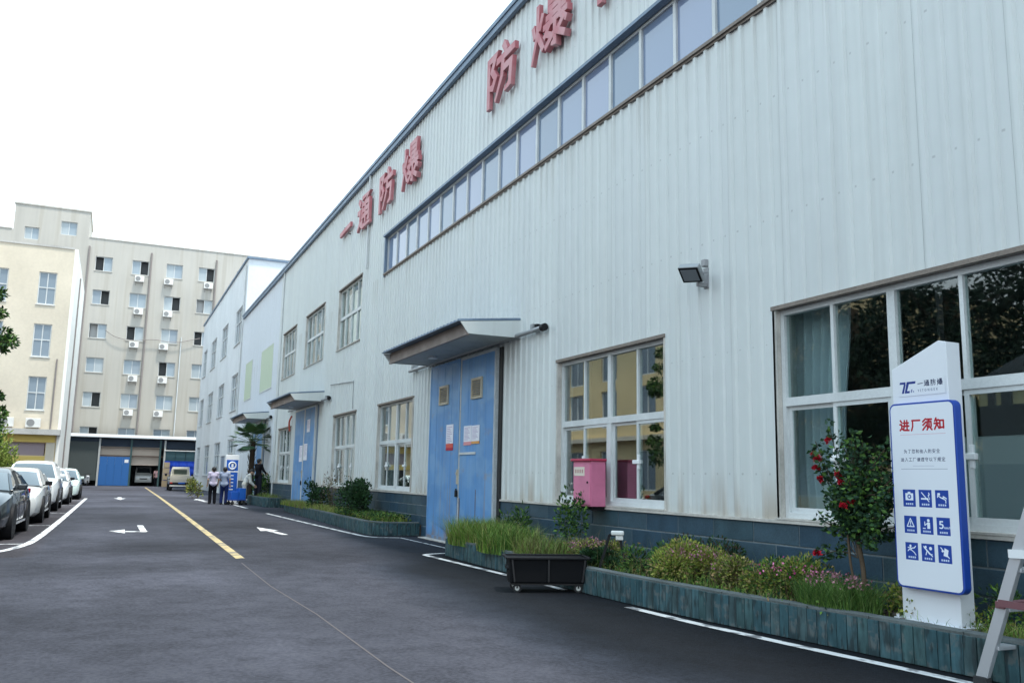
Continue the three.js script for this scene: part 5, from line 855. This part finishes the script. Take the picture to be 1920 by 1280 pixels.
{
  const t = thing('garden_lamp', 'small two-legged black lamp frame with a pale top among the planter plants', 'garden lamp', [6.16, 0.29, -10.25], -0.54);
  part('leg', [bar([-0.2, -0.02, 0], [-0.06, 0.44, 0], 0.036, 0.036)], M.black, t); part('leg', [bar([0.16, -0.02, 0.02], [0.08, 0.4, 0.0], 0.05, 0.036)], M.black, t);
  part('crossbar', [bar([-0.07, 0.44, 0], [0.1, 0.45, 0], 0.03, 0.03)], M.black, t);
  part('lamp_cap', [rbx(-0.04, 0.13, 0.44, 0.5, -0.06, 0.06, 0.02, 2), rbx(0.02, 0.12, 0.38, 0.44, -0.04, 0.04, 0.01)], std([0.7, 0.7, 0.68], 0.35), t);
}
// ---------------------------------------------------------------- blue and white floor sign, trolley with blue boxes
{
  const t = thing('display_stand', 'white upright stand with blue panel and round white emblem beside the two men', 'sign stand', [5.21, 0, -43.3], 0.16);
  part('board', rbx(-0.31, 0.31, 0.06, 2.28, -0.06, 0.05, 0.015), M.white, t);
  part('printed_panel', bx(-0.27, 0.27, 0.42, 2.05, 0.051, 0.055), std([0.015, 0.1, 0.45], 0.4), t);
  part('emblem', [new THREE.TorusGeometry(0.16, 0.035, 8, 28).translate(0, 1.78, 0.056), rbx(-0.05, 0.05, 1.7, 1.87, 0.052, 0.07, 0.006)], M.white, t);
  part('lettering', [...[1.3, 1.14, 0.98, 0.82, 0.66].map((y) => bx(-0.09, 0.09, y, y + 0.05, 0.055, 0.06)), bx(-0.27, 0.27, 1.48, 1.54, 0.055, 0.059)], M.white, t);
  part('base', rbx(-0.4, 0.4, 0, 0.06, -0.22, 0.22, 0.01), M.white, t);
  const c = thing('platform_trolley', 'low platform trolley loaded with blue boxes beside the blue and white stand', 'trolley', [5.42, 0, -42.6], 0.3);
  part('deck', rbx(-0.36, 0.36, 0.2, 0.25, -0.25, 0.25, 0.01), std([0.02, 0.07, 0.3], 0.5), c);
  for (const [x, z] of [[-0.28, 0.2], [0.28, 0.2], [-0.28, -0.2], [0.28, -0.2]]) part('castor', [new THREE.CylinderGeometry(0.08, 0.08, 0.05, 14).rotateX(PI / 2).translate(x, 0.08, z), bx(x - 0.02, x + 0.02, 0.1, 0.2, z - 0.03, z + 0.03)], M.rubber, c);
  part('blue_box', [rbx(-0.34, 0.02, 0.25, 0.6, -0.22, 0.2, 0.01)], std([0.01, 0.09, 0.42], 0.5), c); part('blue_box', [rbx(0.05, 0.36, 0.25, 0.75, -0.2, 0.18, 0.01)], std([0.015, 0.12, 0.5], 0.5), c);
  part('handle', [rod([0.38, 0.25, 0.2], [0.46, 1.0, 0.2], 0.015), rod([0.38, 0.25, -0.2], [0.46, 1.0, -0.2], 0.015), rod([0.46, 1.0, -0.2], [0.46, 1.0, 0.2], 0.015)], M.blackSteel, c);
}
// ---------------------------------------------------------------- cars
function loft(st, sec) { // st: stations along z; sec(s) -> half outline [x, y] from the bottom centre round to the top centre
  const rows = st.map((s) => { const h = sec(s), full = [...h, ...h.slice(0, -1).reverse().map(([x, y]) => [-x, y])]; return full.map(([x, y]) => [x, y, s[0]]); }), pos = [], n = rows[0].length;
  const quad = (a, b, c, d) => pos.push(...a, ...b, ...c, ...a, ...c, ...d);
  for (let i = 0; i + 1 < rows.length; i++) for (let k = 0; k < n - 1; k++) quad(rows[i][k], rows[i][k + 1], rows[i + 1][k + 1], rows[i + 1][k]);
  for (const [r, f] of [[rows[0], 1], [rows[rows.length - 1], 0]]) { const c = r.reduce((s, p) => [s[0] + p[0] / n, s[1] + p[1] / n, p[2]], [0, 0, 0]); for (let k = 0; k < n; k++) { const a = r[k], b = r[(k + 1) % n]; f ? pos.push(...c, ...b, ...a) : pos.push(...c, ...a, ...b); } }
  let g = new THREE.BufferGeometry(); g.setAttribute('position', new THREE.Float32BufferAttribute(pos, 3)); g = mergeVertices(g, 1e-4); g = toCreasedNormals(g, 0.6); g.setAttribute('uv', new THREE.Float32BufferAttribute(new Array(g.attributes.position.count * 2).fill(0), 2)); return g;
}
const paintMat = (c, o = {}) => new THREE.MeshPhysicalMaterial({ color: lin(...c), roughness: 0.35, clearcoat: 1, clearcoatRoughness: 0.05, ...o });
M.carGlass = new THREE.MeshPhysicalMaterial({ color: lin(0.035, 0.045, 0.05), roughness: 0.03, ior: 1.6, clearcoat: 1 });
M.chrome = std([0.75, 0.76, 0.78], 0.15, { metalness: 1 });
M.lamp = new THREE.MeshPhysicalMaterial({ color: lin(0.72, 0.75, 0.78), roughness: 0.12, clearcoat: 1 });
function car(label, [X, Z], o) {        // front towards +z, that is towards the camera
  const t = thing('parked_car', label, 'car', [X, 0, -Z], o.turn ?? 0, 'cars parked along the left side of the road'), suv = o.suv, k = o.L / 4.6, w = o.W / 1.82, hh = o.hood ?? 1, P = paintMat(o.paint);
  const low = (suv ? [[2.3, 0.78, 0.34, 0.66], [2.22, 0.95, 0.28, 0.8], [2.0, 1.04, 0.25, 0.88], [1.2, 1.12, 0.24, 0.915], [0.85, 1.16, 0.24, 0.92], [-0.5, 1.16, 0.24, 0.92], [-1.8, 1.16, 0.25, 0.91], [-2.2, 1.12, 0.32, 0.86], [-2.3, 1.0, 0.42, 0.78]]
    : [[2.3, 0.62, 0.28, 0.64], [2.22, 0.74, 0.22, 0.78], [2.0, 0.83, 0.2, 0.86], [1.2, 0.94, 0.19, 0.905], [0.85, 0.99, 0.19, 0.91], [-0.5, 1.0, 0.19, 0.915], [-1.6, 1.04, 0.2, 0.905], [-2.15, 1.03, 0.28, 0.84], [-2.3, 0.92, 0.36, 0.74]]).map(([z, a, b, c]) => [z * k, a * hh, b, c * w]);
  part('body', loft(low, ([, yt, yb, hw]) => [[0, yb], [hw * 0.84, yb], [hw * 0.96, yb + 0.09], [hw, yb + (yt - yb) * 0.45], [hw * 0.985, yb + (yt - yb) * 0.7], [hw * 0.93, yt - 0.05], [hw * 0.83, yt - 0.005], [hw * 0.4, yt + 0.03], [0, yt + 0.035]]), P, t, { raw: true });
  const T = o.H, b0 = (suv ? 1.13 : 0.97) * hh;
  const top = (suv ? [[1.0, b0 + 0.03], [0.35, T - 0.12], [0.0, T - 0.03], [-0.8, T], [-1.7, T - 0.04], [-2.05, T - 0.16], [-2.24, b0 + 0.05]] : [[1.05, b0 + 0.03], [0.3, T - 0.12], [-0.02, T - 0.025], [-0.6, T], [-1.1, T - 0.05], [-1.45, T - 0.17], [-2.0, b0 + 0.07]]).map(([z, y]) => [z * k, y]);
  const hwAt = (y) => (0.78 - 0.2 * Math.min(1, Math.max(0, (y - b0) / (T - b0)))) * w;
  part('glass', loft(top, ([, y]) => { const a = hwAt(b0), c = hwAt(y - 0.05); return [[0, b0 - 0.03], [a, b0 - 0.03], [(a + c) / 2 + 0.01, (b0 + y - 0.05) / 2], [c, y - 0.045], [c - 0.06, y - 0.008], [c * 0.5, y + 0.012], [0, y + 0.015]]; }), M.carGlass, t, { raw: true });
  part('roof', loft(top.slice(1, -1).map(([z, y], i, A) => [z + (i === 0 ? -0.04 : i === A.length - 1 ? 0.06 : 0), y + 0.006]), ([, y]) => { const c = hwAt(y - 0.05) + 0.008; return [[0, y - 0.075], [c + 0.014, y - 0.085], [c + 0.012, y - 0.05], [c - 0.05, y - 0.004], [c * 0.5, y + 0.016], [0, y + 0.02]]; }), P, t, { raw: true });
  const pil = []; for (const s of [-1, 1]) {
    pil.push(bar([s * (hwAt(b0) + 0.002), b0, top[0][0] - 0.02], [s * (hwAt(top[1][1]) - 0.01), top[1][1] - 0.03, top[1][0] - 0.02], 0.07, 0.06, 0.015));
    const zB = -0.42 * k, yB = T - 0.04; pil.push(bar([s * (hwAt(b0) + 0.004), b0, zB], [s * (hwAt(yB) + 0.004), yB - 0.03, zB], 0.02, 0.09));
    const C = top[top.length - 2], D = top[top.length - 1]; pil.push(bar([s * (hwAt(b0) + 0.002), b0 + 0.02, D[0] + 0.2], [s * (hwAt(C[1]) - 0.005), C[1] - 0.04, C[0] + 0.1], 0.07, 0.16, 0.02));
  }
  pil.forEach((g) => part('pillar', g, P, t));
  for (const s of [-1, 1]) {
    const m = part('mirror', [rbx(s * 0.86 * w, s * 1.04 * w, b0 + 0.03, b0 + 0.15, top[0][0] - 0.36, top[0][0] - 0.24, 0.03, 3), bar([s * 0.8 * w, b0 + 0.02, top[0][0] - 0.3], [s * 0.9 * w, b0 + 0.06, top[0][0] - 0.3], 0.03)], o.mirror ?? P, t);
    const hy = suv ? 0.86 : 0.68; part('headlight', [new THREE.SphereGeometry(1, 16, 10).scale(0.17, 0.075, 0.14).rotateY(s * 0.5).translate(s * 0.62 * w, hy * hh, 2.1 * k)], M.lamp, t);
    part('fog_lamp', new THREE.SphereGeometry(1, 12, 8).scale(0.1, 0.05, 0.06).translate(s * 0.6 * w, 0.4, 2.2 * k), o.fog ?? M.black, t);
    part('tail_light', rbx(s * 0.55 * w, s * 0.84 * w, 0.86 * hh, 0.98 * hh, -2.3 * k, -2.12 * k, 0.02, 2), std([0.35, 0.01, 0.01], 0.2), t);
    part('side_trim', [bar([s * 0.905 * w, 0.3, 1.0 * k], [s * 0.905 * w, 0.3, -1.0 * k], 0.02, 0.05), bar([s * 0.925 * w, (b0 + 0.02) * 0.84, -0.1 * k], [s * 0.925 * w, (b0 + 0.02) * 0.84, -0.28 * k], 0.02, 0.02), bar([s * 0.925 * w, (b0 + 0.02) * 0.85, -1.0 * k], [s * 0.925 * w, (b0 + 0.02) * 0.85, -1.18 * k], 0.02, 0.02)], M.chrome, t);
    part('door_seam', [0.62, -0.42, -1.2].map((z) => bar([s * 0.922 * w, 0.34, z * k], [s * 0.915 * w, b0 - 0.03, z * k], 0.006, 0.01)), M.black, t);
  }
  const gy = suv ? 0.86 : 0.66;
  part('grille', [rbx(-0.42 * w, 0.42 * w, gy * hh - 0.07, gy * hh + 0.05, 2.16 * k, 2.27 * k, 0.02, 2)], M.black, t); part('grille_bar', [0, 0.045].map((d) => rbx(-0.4 * w, 0.4 * w, gy * hh - 0.045 + d, gy * hh - 0.03 + d, 2.25 * k, 2.285 * k, 0.004)), M.chrome, t);
  part('lower_intake', rbx(-0.55 * w, 0.55 * w, 0.3, 0.46, 2.15 * k, 2.285 * k, 0.03, 2), M.black, t); part('chin', rbx(-0.62 * w, 0.62 * w, 0.23, 0.285, 2.08 * k, 2.31 * k, 0.015), o.chin ?? P, t);
  part('number_plate', rbx(-0.22, 0.22, 0.47, 0.6, 2.29 * k, 2.305 * k, 0.004), std([0.02, 0.08, 0.35], 0.4), t);
  const R = suv ? 0.35 : 0.32, WB = 1.33 * k;
  for (const z of [WB, -WB]) for (const s of [-1, 1]) {
    const wh = sub('wheel', t, [s * 0.80 * w, R, z]);
    part('tyre', new THREE.LatheGeometry([[R * 0.62, -0.1], [R * 0.93, -0.105], [R, -0.07], [R, 0.07], [R * 0.93, 0.105], [R * 0.62, 0.1]].map((p) => new THREE.Vector2(...p)), 28).rotateZ(PI / 2), M.rubber, wh);
    const sp = []; for (let i = 0; i < 5; i++) sp.push(rbx(-0.012, 0.012, 0.02, R * 0.6, -0.035, 0.035, 0.008).rotateX(i * 2 * PI / 5)); sp.push(new THREE.CylinderGeometry(0.06, 0.06, 0.03, 14).rotateZ(PI / 2), new THREE.TorusGeometry(R * 0.62, 0.018, 6, 24).rotateY(PI / 2));
    part('rim', join(sp.map(uvm)).translate(s * 0.085, 0, 0), M.steel, wh); part('brake', new THREE.CylinderGeometry(R * 0.6, R * 0.6, 0.02, 18).rotateZ(PI / 2).translate(s * 0.04, 0, 0), M.black, wh);
    part('wheel_arch', new THREE.CylinderGeometry(R + 0.06, R + 0.06, 0.34, 24, 1, false).rotateZ(PI / 2).translate(s * (-0.045), 0.03, 0), M.black, wh);
  }
  part('underbody', rbx(-0.7 * w, 0.7 * w, 0.16, 0.3, -2.05 * k, 2.05 * k, 0.02), M.black, t);
  return t;
}
const wht = [0.72, 0.73, 0.73];
car('black saloon car nearest the camera at the left edge, nose towards the road mouth', [-2.64, 22.7], { L: 4.7, W: 1.84, H: 1.46, paint: [0.006, 0.009, 0.012], fog: M.lamp, chin: M.chrome, turn: -0.02 });
car('silver-white saloon car second in the row, behind the black one', [-2.5, 29.05], { L: 4.75, W: 1.84, H: 1.47, paint: [0.56, 0.57, 0.56], chin: M.chrome, mirror: M.black });
car('tall white off-road car third in the row, standing above its neighbours', [-2.52, 36.7], { L: 4.6, W: 1.86, H: 1.74, suv: true, paint: wht });
car('white car fourth in the row behind the tall white one', [-2.36, 43.4], { L: 4.2, W: 1.76, H: 1.5, paint: wht, mirror: M.black });
car('small pale green-white car farthest in the row, its bright mirror sticking out', [-2.1, 50.3], { L: 3.9, W: 1.66, H: 1.5, paint: [0.62, 0.72, 0.68] });
{ // old pickup, seen from behind
  const t = thing('pickup_truck', 'old beige pickup truck seen from behind near the shed, its bed towards the camera', 'pickup truck', [5.05, 0, -72]), P = paintMat([0.46, 0.42, 0.35]);
  part('bed', [rbx(-0.82, 0.82, 0.62, 0.72, -1.9, 0, 0.02), rbx(-0.85, -0.79, 0.7, 1.15, -1.9, 0, 0.015), rbx(0.79, 0.85, 0.7, 1.15, -1.9, 0, 0.015)], P, t);
  part('tailgate', [rbx(-0.78, 0.78, 0.66, 1.14, -0.02, 0.04, 0.015), rbx(-0.7, 0.7, 0.8, 1.0, 0.04, 0.055, 0.01)], P, t);
  part('cab', loft([[-1.95, 1.7, 0.55, 0.72], [-2.1, 1.78, 0.5, 0.76], [-3.0, 1.76, 0.5, 0.78], [-3.7, 1.2, 0.5, 0.82], [-4.5, 1.05, 0.5, 0.8], [-4.7, 0.9, 0.55, 0.72]].reverse(), ([, y, b, hw]) => [[0, b], [hw, b], [hw, 1.02], [hw * 0.8, Math.max(1.05, y - 0.08)], [hw * 0.68, y], [0, y + 0.02]]), P, t, { raw: true });
  part('rear_window', rbx(-0.48, 0.48, 1.2, 1.62, -1.97, -1.925, 0.03, 2), std([0.05, 0.065, 0.05], 0.15), t);
  part('head_rack', [bar([-0.72, 0.72, -1.86], [-0.6, 1.8, -1.86], 0.05), bar([0.72, 0.72, -1.86], [0.6, 1.8, -1.86], 0.05), bar([-0.6, 1.8, -1.86], [0.6, 1.8, -1.86], 0.05), bar([-0.66, 1.22, -1.86], [0.66, 1.22, -1.86], 0.04)], std([0.75, 0.72, 0.6], 0.5), t);
  part('bumper', rbx(-0.85, 0.85, 0.34, 0.43, 0.02, 0.12, 0.02), std([0.6, 0.58, 0.54], 0.5), t);
  part('rear_panel', rbx(-0.8, 0.8, 0.44, 0.645, -0.1, 0.02, 0.01), M.black, t);
  part('number_plate', rbx(-0.24, 0.24, 0.55, 0.66, 0.05, 0.07, 0.003), std([0.02, 0.1, 0.4], 0.4), t);
  for (const s of [-1, 1]) { part('tail_light', rbx(s * 0.66, s * 0.83, 0.56, 0.66, 0.0, 0.06, 0.01), std([0.4, 0.02, 0.01], 0.25), t); part('mirror', rbx(s * 0.9, s * 1.06, 1.1, 1.28, -3.25, -3.17, 0.02), M.black, t); for (const z of [-0.75, -3.75]) part('wheel', new THREE.CylinderGeometry(0.33, 0.33, 0.2, 22).rotateZ(PI / 2).translate(s * 0.72, 0.33, z), M.rubber, t); }
  part('mudguard', [rbx(-0.84, -0.6, 0.2, 0.6, -0.35, -0.32, 0.01), rbx(0.6, 0.84, 0.2, 0.6, -0.35, -0.32, 0.01)], M.rubber, t);
  part('chassis', rbx(-0.5, 0.5, 0.4, 0.6, -4.4, -0.1, 0.02), M.black, t);
  const v = thing('white_van', 'white minivan parked inside the shed with its windscreen towards the road', 'van', [3.02, 0, -93.2]), W2 = paintMat([0.6, 0.6, 0.57]);
  part('body', loft([[0, 0.9, 0.42, 0.68], [-0.08, 1.02, 0.36, 0.76], [-0.5, 1.2, 0.34, 0.8], [-1.0, 1.25, 0.34, 0.8], [-3.4, 1.22, 0.34, 0.8], [-3.5, 1.1, 0.4, 0.74]].reverse(), ([, y, b, hw]) => [[0, b], [hw, b], [hw, (b + y) / 2], [hw * 0.97, y], [0, y + 0.01]]), W2, v, { raw: true });
  part('cabin', loft([[-0.5, 1.22], [-1.05, 1.82], [-1.4, 1.9], [-3.2, 1.88], [-3.45, 1.25]].reverse(), ([, y]) => [[0, 1.15], [0.76, 1.15], [0.68, y - 0.05], [0.58, y], [0, y + 0.02]]), W2, v, { raw: true });
  part('windscreen', plate([[-0.62, 0], [0.62, 0], [0.52, 0.62], [-0.52, 0.62]], 0.02).rotateX(-0.72).translate(0, 1.28, -0.52), M.carGlass, v);
  for (const s of [-1, 1]) { part('headlight', rbx(s * 0.42, s * 0.7, 0.78, 0.92, -0.06, 0.02, 0.02, 2), M.lamp, v); for (const z of [-0.7, -2.8]) part('wheel', new THREE.CylinderGeometry(0.3, 0.3, 0.18, 20).rotateZ(PI / 2).translate(s * 0.68, 0.3, z), M.rubber, v); part('mirror', rbx(s * 0.8, s * 0.93, 1.15, 1.36, -0.75, -0.68, 0.02), M.black, v); }
  part('bumper', rbx(-0.76, 0.76, 0.36, 0.58, -0.05, 0.07, 0.03, 2), std([0.4, 0.4, 0.38], 0.5), v); part('grille', rbx(-0.34, 0.34, 0.66, 0.76, -0.02, 0.03, 0.01), M.black, v);
  const d = thing('roof_bundle', 'dark bundle lying on top of the white van in the shed', 'bundle', [2.9, 1.9, -95.3]); part('cloth', [[0, 0.22, 0, 0.36], [0.34, 0.2, 0.05, 0.28], [-0.32, 0.17, 0, 0.26]].map(([x, y, z, r]) => { const g = new THREE.IcosahedronGeometry(r, 3), p = g.attributes.position; for (let i = 0; i < p.count; i++) { const q = 1 + 0.22 * (vn(p.getX(i) * 9 + 20, p.getY(i) * 9 + 20, 64, 64, 2) - 0.5); p.setXYZ(i, p.getX(i) * q, p.getY(i) * q * 0.7, p.getZ(i) * q); } g.computeVertexNormals(); return g.translate(x, y, z); }), M.black, d);
}
// ---------------------------------------------------------------- people
function field(bones, c, half, res, k = 0.03) { // smooth union of tapered capsules, meshed
  const mc = new MarchingCubes(res, undefined, false, false, 60000), F = mc.field, hs = res / 2, e = new Array(bones.length);
  const B = bones.map(([a, b, ra, rb]) => { const d = [b[0] - a[0], b[1] - a[1], b[2] - a[2]]; return [a, d, d[0] ** 2 + d[1] ** 2 + d[2] ** 2 || 1e-9, ra, rb ?? ra]; });
  for (let z = 0; z < res; z++) for (let y = 0; y < res; y++) for (let x = 0; x < res; x++) {
    const px = c[0] + (x - hs) / hs * half, py = c[1] + (y - hs) / hs * half, pz = c[2] + (z - hs) / hs * half; let m = 1e3;
    for (const [a, d, q, ra, rb] of B) {
      const ax = px - a[0], ay = py - a[1], az = pz - a[2], t = Math.min(1, Math.max(0, (ax * d[0] + ay * d[1] + az * d[2]) / q)), ex = ax - t * d[0], ey = ay - t * d[1], ez = az - t * d[2];
      const v = Math.sqrt(ex * ex + ey * ey + ez * ez) - (ra + (rb - ra) * t), h = Math.max(0, k - Math.abs(m - v)) / k; m = Math.min(m, v) - h * h * k * 0.25;
    }
    F[x + y * res + z * res * res] = -m;
  }
  mc.isolation = 0; mc.update();
  const n = mc.count ?? mc.geometry.drawRange.count, P = mc.positionArray.slice(0, n * 3), N = mc.normalArray.slice(0, n * 3);
  for (let i = 0; i < n; i++) { P[3 * i] = P[3 * i] * half + c[0]; P[3 * i + 1] = P[3 * i + 1] * half + c[1]; P[3 * i + 2] = P[3 * i + 2] * half + c[2]; }
  const g = new THREE.BufferGeometry(); g.setAttribute('position', new THREE.BufferAttribute(new Float32Array(P), 3)); g.setAttribute('normal', new THREE.BufferAttribute(new Float32Array(N), 3)); g.setAttribute('uv', new THREE.BufferAttribute(new Float32Array(n * 2), 2)); return g;
}
function person(label, [X, Z], y, turn, o) {   // faces local +z
  const t = thing('person', label, 'person', [X, y, -Z], turn), skin = std([0.42, 0.26, 0.18], 0.6), b = o.bend ?? 0, hip = o.sit ? 0.55 : 0.92;
  const R = (p) => { const dy = p[1] - 0.95, c = Math.cos(b), s = Math.sin(b); return p[1] > 0.96 ? [p[0], hip + 0.03 + dy * c - p[2] * s, dy * s + p[2] * c] : [p[0], p[1] - 0.92 + hip, p[2]]; };
  const J = { pel: [0, hip, 0], wst: R([0, 1.08, 0.005]), che: R([0, 1.28, 0]), nck: R([0, 1.44, -0.015]), hd: R([0, 1.585, 0.0]), jaw: R([0, 1.525, 0.035]), nose: R([0, 1.56, 0.1]) };
  const A = o.arms ?? [[[0.235, 1.13, -0.02], [0.235, 0.9, 0.05]], [[0.235, 1.13, -0.02], [0.235, 0.9, 0.05]]], sh = [], el = [], wr = [];
  for (const [i, s] of [[0, -1], [1, 1]]) { sh.push(R([s * 0.175, 1.4, -0.01])); const m = ([x, yy, z]) => (b ? R([s * x, Math.max(0.97, yy), z]) : [s * x, yy, z]); el.push(m(A[i][0])); wr.push(m(A[i][1])); }
  const st = o.stride ?? 0, hp = [-1, 1].map((s) => [s * 0.085, hip - 0.02, 0]), kn = [-1, 1].map((s) => (o.sit ? [s * 0.14, 0.5, 0.38] : [s * 0.1, 0.49, 0.03 + s * st * 0.5])), an = [-1, 1].map((s) => (o.sit ? [s * 0.13, 0.09, 0.36] : [s * 0.105, 0.09, -0.02 + s * st])), to = an.map((p, i) => [p[0] * 1.15, 0.035, p[2] + 0.15]);
  const legs = (e) => [0, 1].flatMap((i) => [[hp[i], kn[i], 0.085 + e, 0.058 + e], [kn[i], an[i], 0.056 + e, 0.04 + e * 1.6]]), torso = (e) => [[[-0.06, hip, 0], [0.06, hip, 0], 0.115 + e, 0.115 + e], [J.pel, J.wst, 0.12 + e, 0.11 + e], [J.wst, J.che, 0.11 + e, 0.125 + e], [R([-0.07, 1.3, 0]), R([0.07, 1.3, 0]), 0.105 + e, 0.105 + e], [sh[0], sh[1], 0.065 + e, 0.065 + e]];
  const arms = (e, full) => [0, 1].flatMap((i) => { const f = full ? 1 : 0.72, q = [0, 1, 2].map((k) => sh[i][k] + (el[i][k] - sh[i][k]) * f); return [[sh[i], q, 0.052 + e, 0.043 + e], ...(full ? [[el[i], wr[i], 0.04 + e, 0.028 + e]] : [])]; });
  const head = [[J.hd, J.hd, 0.098, 0.098], [R([0, 1.6, -0.015]), J.jaw, 0.09, 0.062], [J.nck, J.hd, 0.055, 0.055], [J.che, J.nck, 0.08, 0.058]];
  const body = field([...torso(0), ...arms(0, true), ...legs(0), ...an.map((p, i) => [p, to[i], 0.04, 0.032]), ...head], [0, 0.9, 0.05], 1.0, 84);
  const fine = field([[J.hd, J.hd, 0.1, 0.1], [R([0, 1.6, -0.015]), J.jaw, 0.092, 0.064], [J.nose, R([0, 1.535, 0.112]), 0.012, 0.016], ...[-1, 1].map((s) => [R([s * 0.096, 1.585, -0.005]), R([s * 0.1, 1.555, 0.0]), 0.018, 0.012]), [R([-0.02, 1.508, 0.09]), R([0.02, 1.508, 0.09]), 0.01, 0.01]], J.hd, 0.2, 54, 0.015);
  const hands = wr.map((w, i) => { // palm, four fingers, thumb, hanging from the wrist
    const d = V(w[0] - el[i][0], w[1] - el[i][1], w[2] - el[i][2]).normalize(), s = i ? 1 : -1, f = V(0, 0, 1).addScaledVector(d, -d.z).normalize(), n = V(0, 0, 0).crossVectors(d, f).normalize().multiplyScalar(-s), W = V(...w), at = (a, c, e) => W.clone().addScaledVector(d, a).addScaledVector(f, c).addScaledVector(n, e).toArray(), bn = [[at(0, 0, 0), at(0.05, 0.012, 0), 0.024, 0.026], [at(0.05, -0.02, 0), at(0.085, -0.025, 0), 0.018, 0.016], [at(0.05, 0.025, 0), at(0.085, 0.028, 0), 0.018, 0.016]];
    [0.034, 0.012, -0.011, -0.032].forEach((c, q) => { const l = [0.062, 0.07, 0.065, 0.05][q]; bn.push([at(0.08, c, 0), at(0.08 + l * 0.55, c * 1.1, 0.008), 0.0095, 0.009], [at(0.08 + l * 0.55, c * 1.1, 0.008), at(0.08 + l, c * 1.1, 0.026), 0.009, 0.0075]); });
    bn.push([at(0.025, 0.03, 0.004), at(0.06, 0.058, 0.018), 0.013, 0.011], [at(0.06, 0.058, 0.018), at(0.09, 0.062, 0.03), 0.0105, 0.008]); return field(bn, at(0.07, 0, 0), 0.13, 52, 0.008); });
  const bodyMesh = part('body', [body, fine, ...hands], skin, t, { raw: true });
  part('shirt', field([...torso(0.016).slice(0), ...arms(0.016, !!o.sleeves), [J.che, J.nck, 0.085, 0.06]].filter((_, i) => i !== 0 || !b), [0, hip + 0.3, 0.05], 0.62, 64), o.shirt, t, { raw: true });
  part('trousers', field([[[-0.06, hip, 0], [0.06, hip, 0], 0.128, 0.128], ...legs(0.02)], [0, 0.55, 0.1], 0.62, 64, 0.02), o.trousers, t, { raw: true });
  part('shoes', field(an.map((p, i) => [[p[0], 0.045, p[2] - 0.03], to[i], 0.05, 0.042]), [0, 0.1, 0.1], 0.45, 64, 0.01), M.black, t, { raw: true });
  part('hair', field([[R([0, 1.615, -0.022]), R([0, 1.615, -0.022]), 0.104, 0.104], [R([0, 1.56, -0.045]), R([0, 1.63, 0.02]), 0.075, 0.085]], J.hd, 0.2, 48, 0.02), std([0.012, 0.011, 0.011], 0.6), t, { raw: true });
  for (const s of [-1, 1]) part('eye', new THREE.SphereGeometry(0.012, 10, 8).translate(...R([s * 0.034, 1.575, 0.086])), M.black, t);
  return t;
}
const cloth = (c) => new THREE.MeshPhysicalMaterial({ color: lin(...c), roughness: 0.9, specularIntensity: 0.15 });
person('man seen from behind in a pale pinkish shirt and black trousers on the road', [4.44, 43.5], 0, PI + 0.1, { shirt: cloth([0.42, 0.39, 0.5]), trousers: cloth([0.008, 0.008, 0.011]) });
person('person seen from behind in grey shirt and dark blue trousers beside the display stand', [4.88, 42.9], 0, PI - 0.35, { shirt: cloth([0.24, 0.28, 0.38]), trousers: cloth([0.012, 0.02, 0.075]), arms: [[[0.235, 1.13, -0.02], [0.235, 0.9, 0.05]], [[0.24, 1.14, 0.04], [0.16, 1.05, 0.25]]] });
person('person in white top and pale trousers bending under the palm by the third door', [5.78, 42.9], 0, PI / 2 - 0.2, { shirt: cloth([0.6, 0.6, 0.56]), trousers: cloth([0.5, 0.48, 0.42]), bend: 0.5, sleeves: true, arms: [[[0.2, 1.15, 0.2], [0.15, 1.1, 0.4]], [[0.2, 1.15, 0.2], [0.15, 1.1, 0.4]]] });
person('man dressed in black standing on the planter edge beside the palm', [6.4, 43.0], 0.42, PI / 2 + 0.6, { shirt: cloth([0.012, 0.012, 0.015]), trousers: cloth([0.02, 0.022, 0.035]), sleeves: true, arms: [[[0.24, 1.16, 0.08], [0.18, 1.05, 0.28]], [[0.24, 1.16, 0.08], [0.18, 1.05, 0.28]]] });
person('person in a light pink shirt standing in the shed right of the white van', [4.15, 92.6], 0, PI, { shirt: cloth([0.62, 0.38, 0.38]), trousers: cloth([0.02, 0.02, 0.025]) });
// ---------------------------------------------------------------- air and picture
renderer.render(scene, camera);
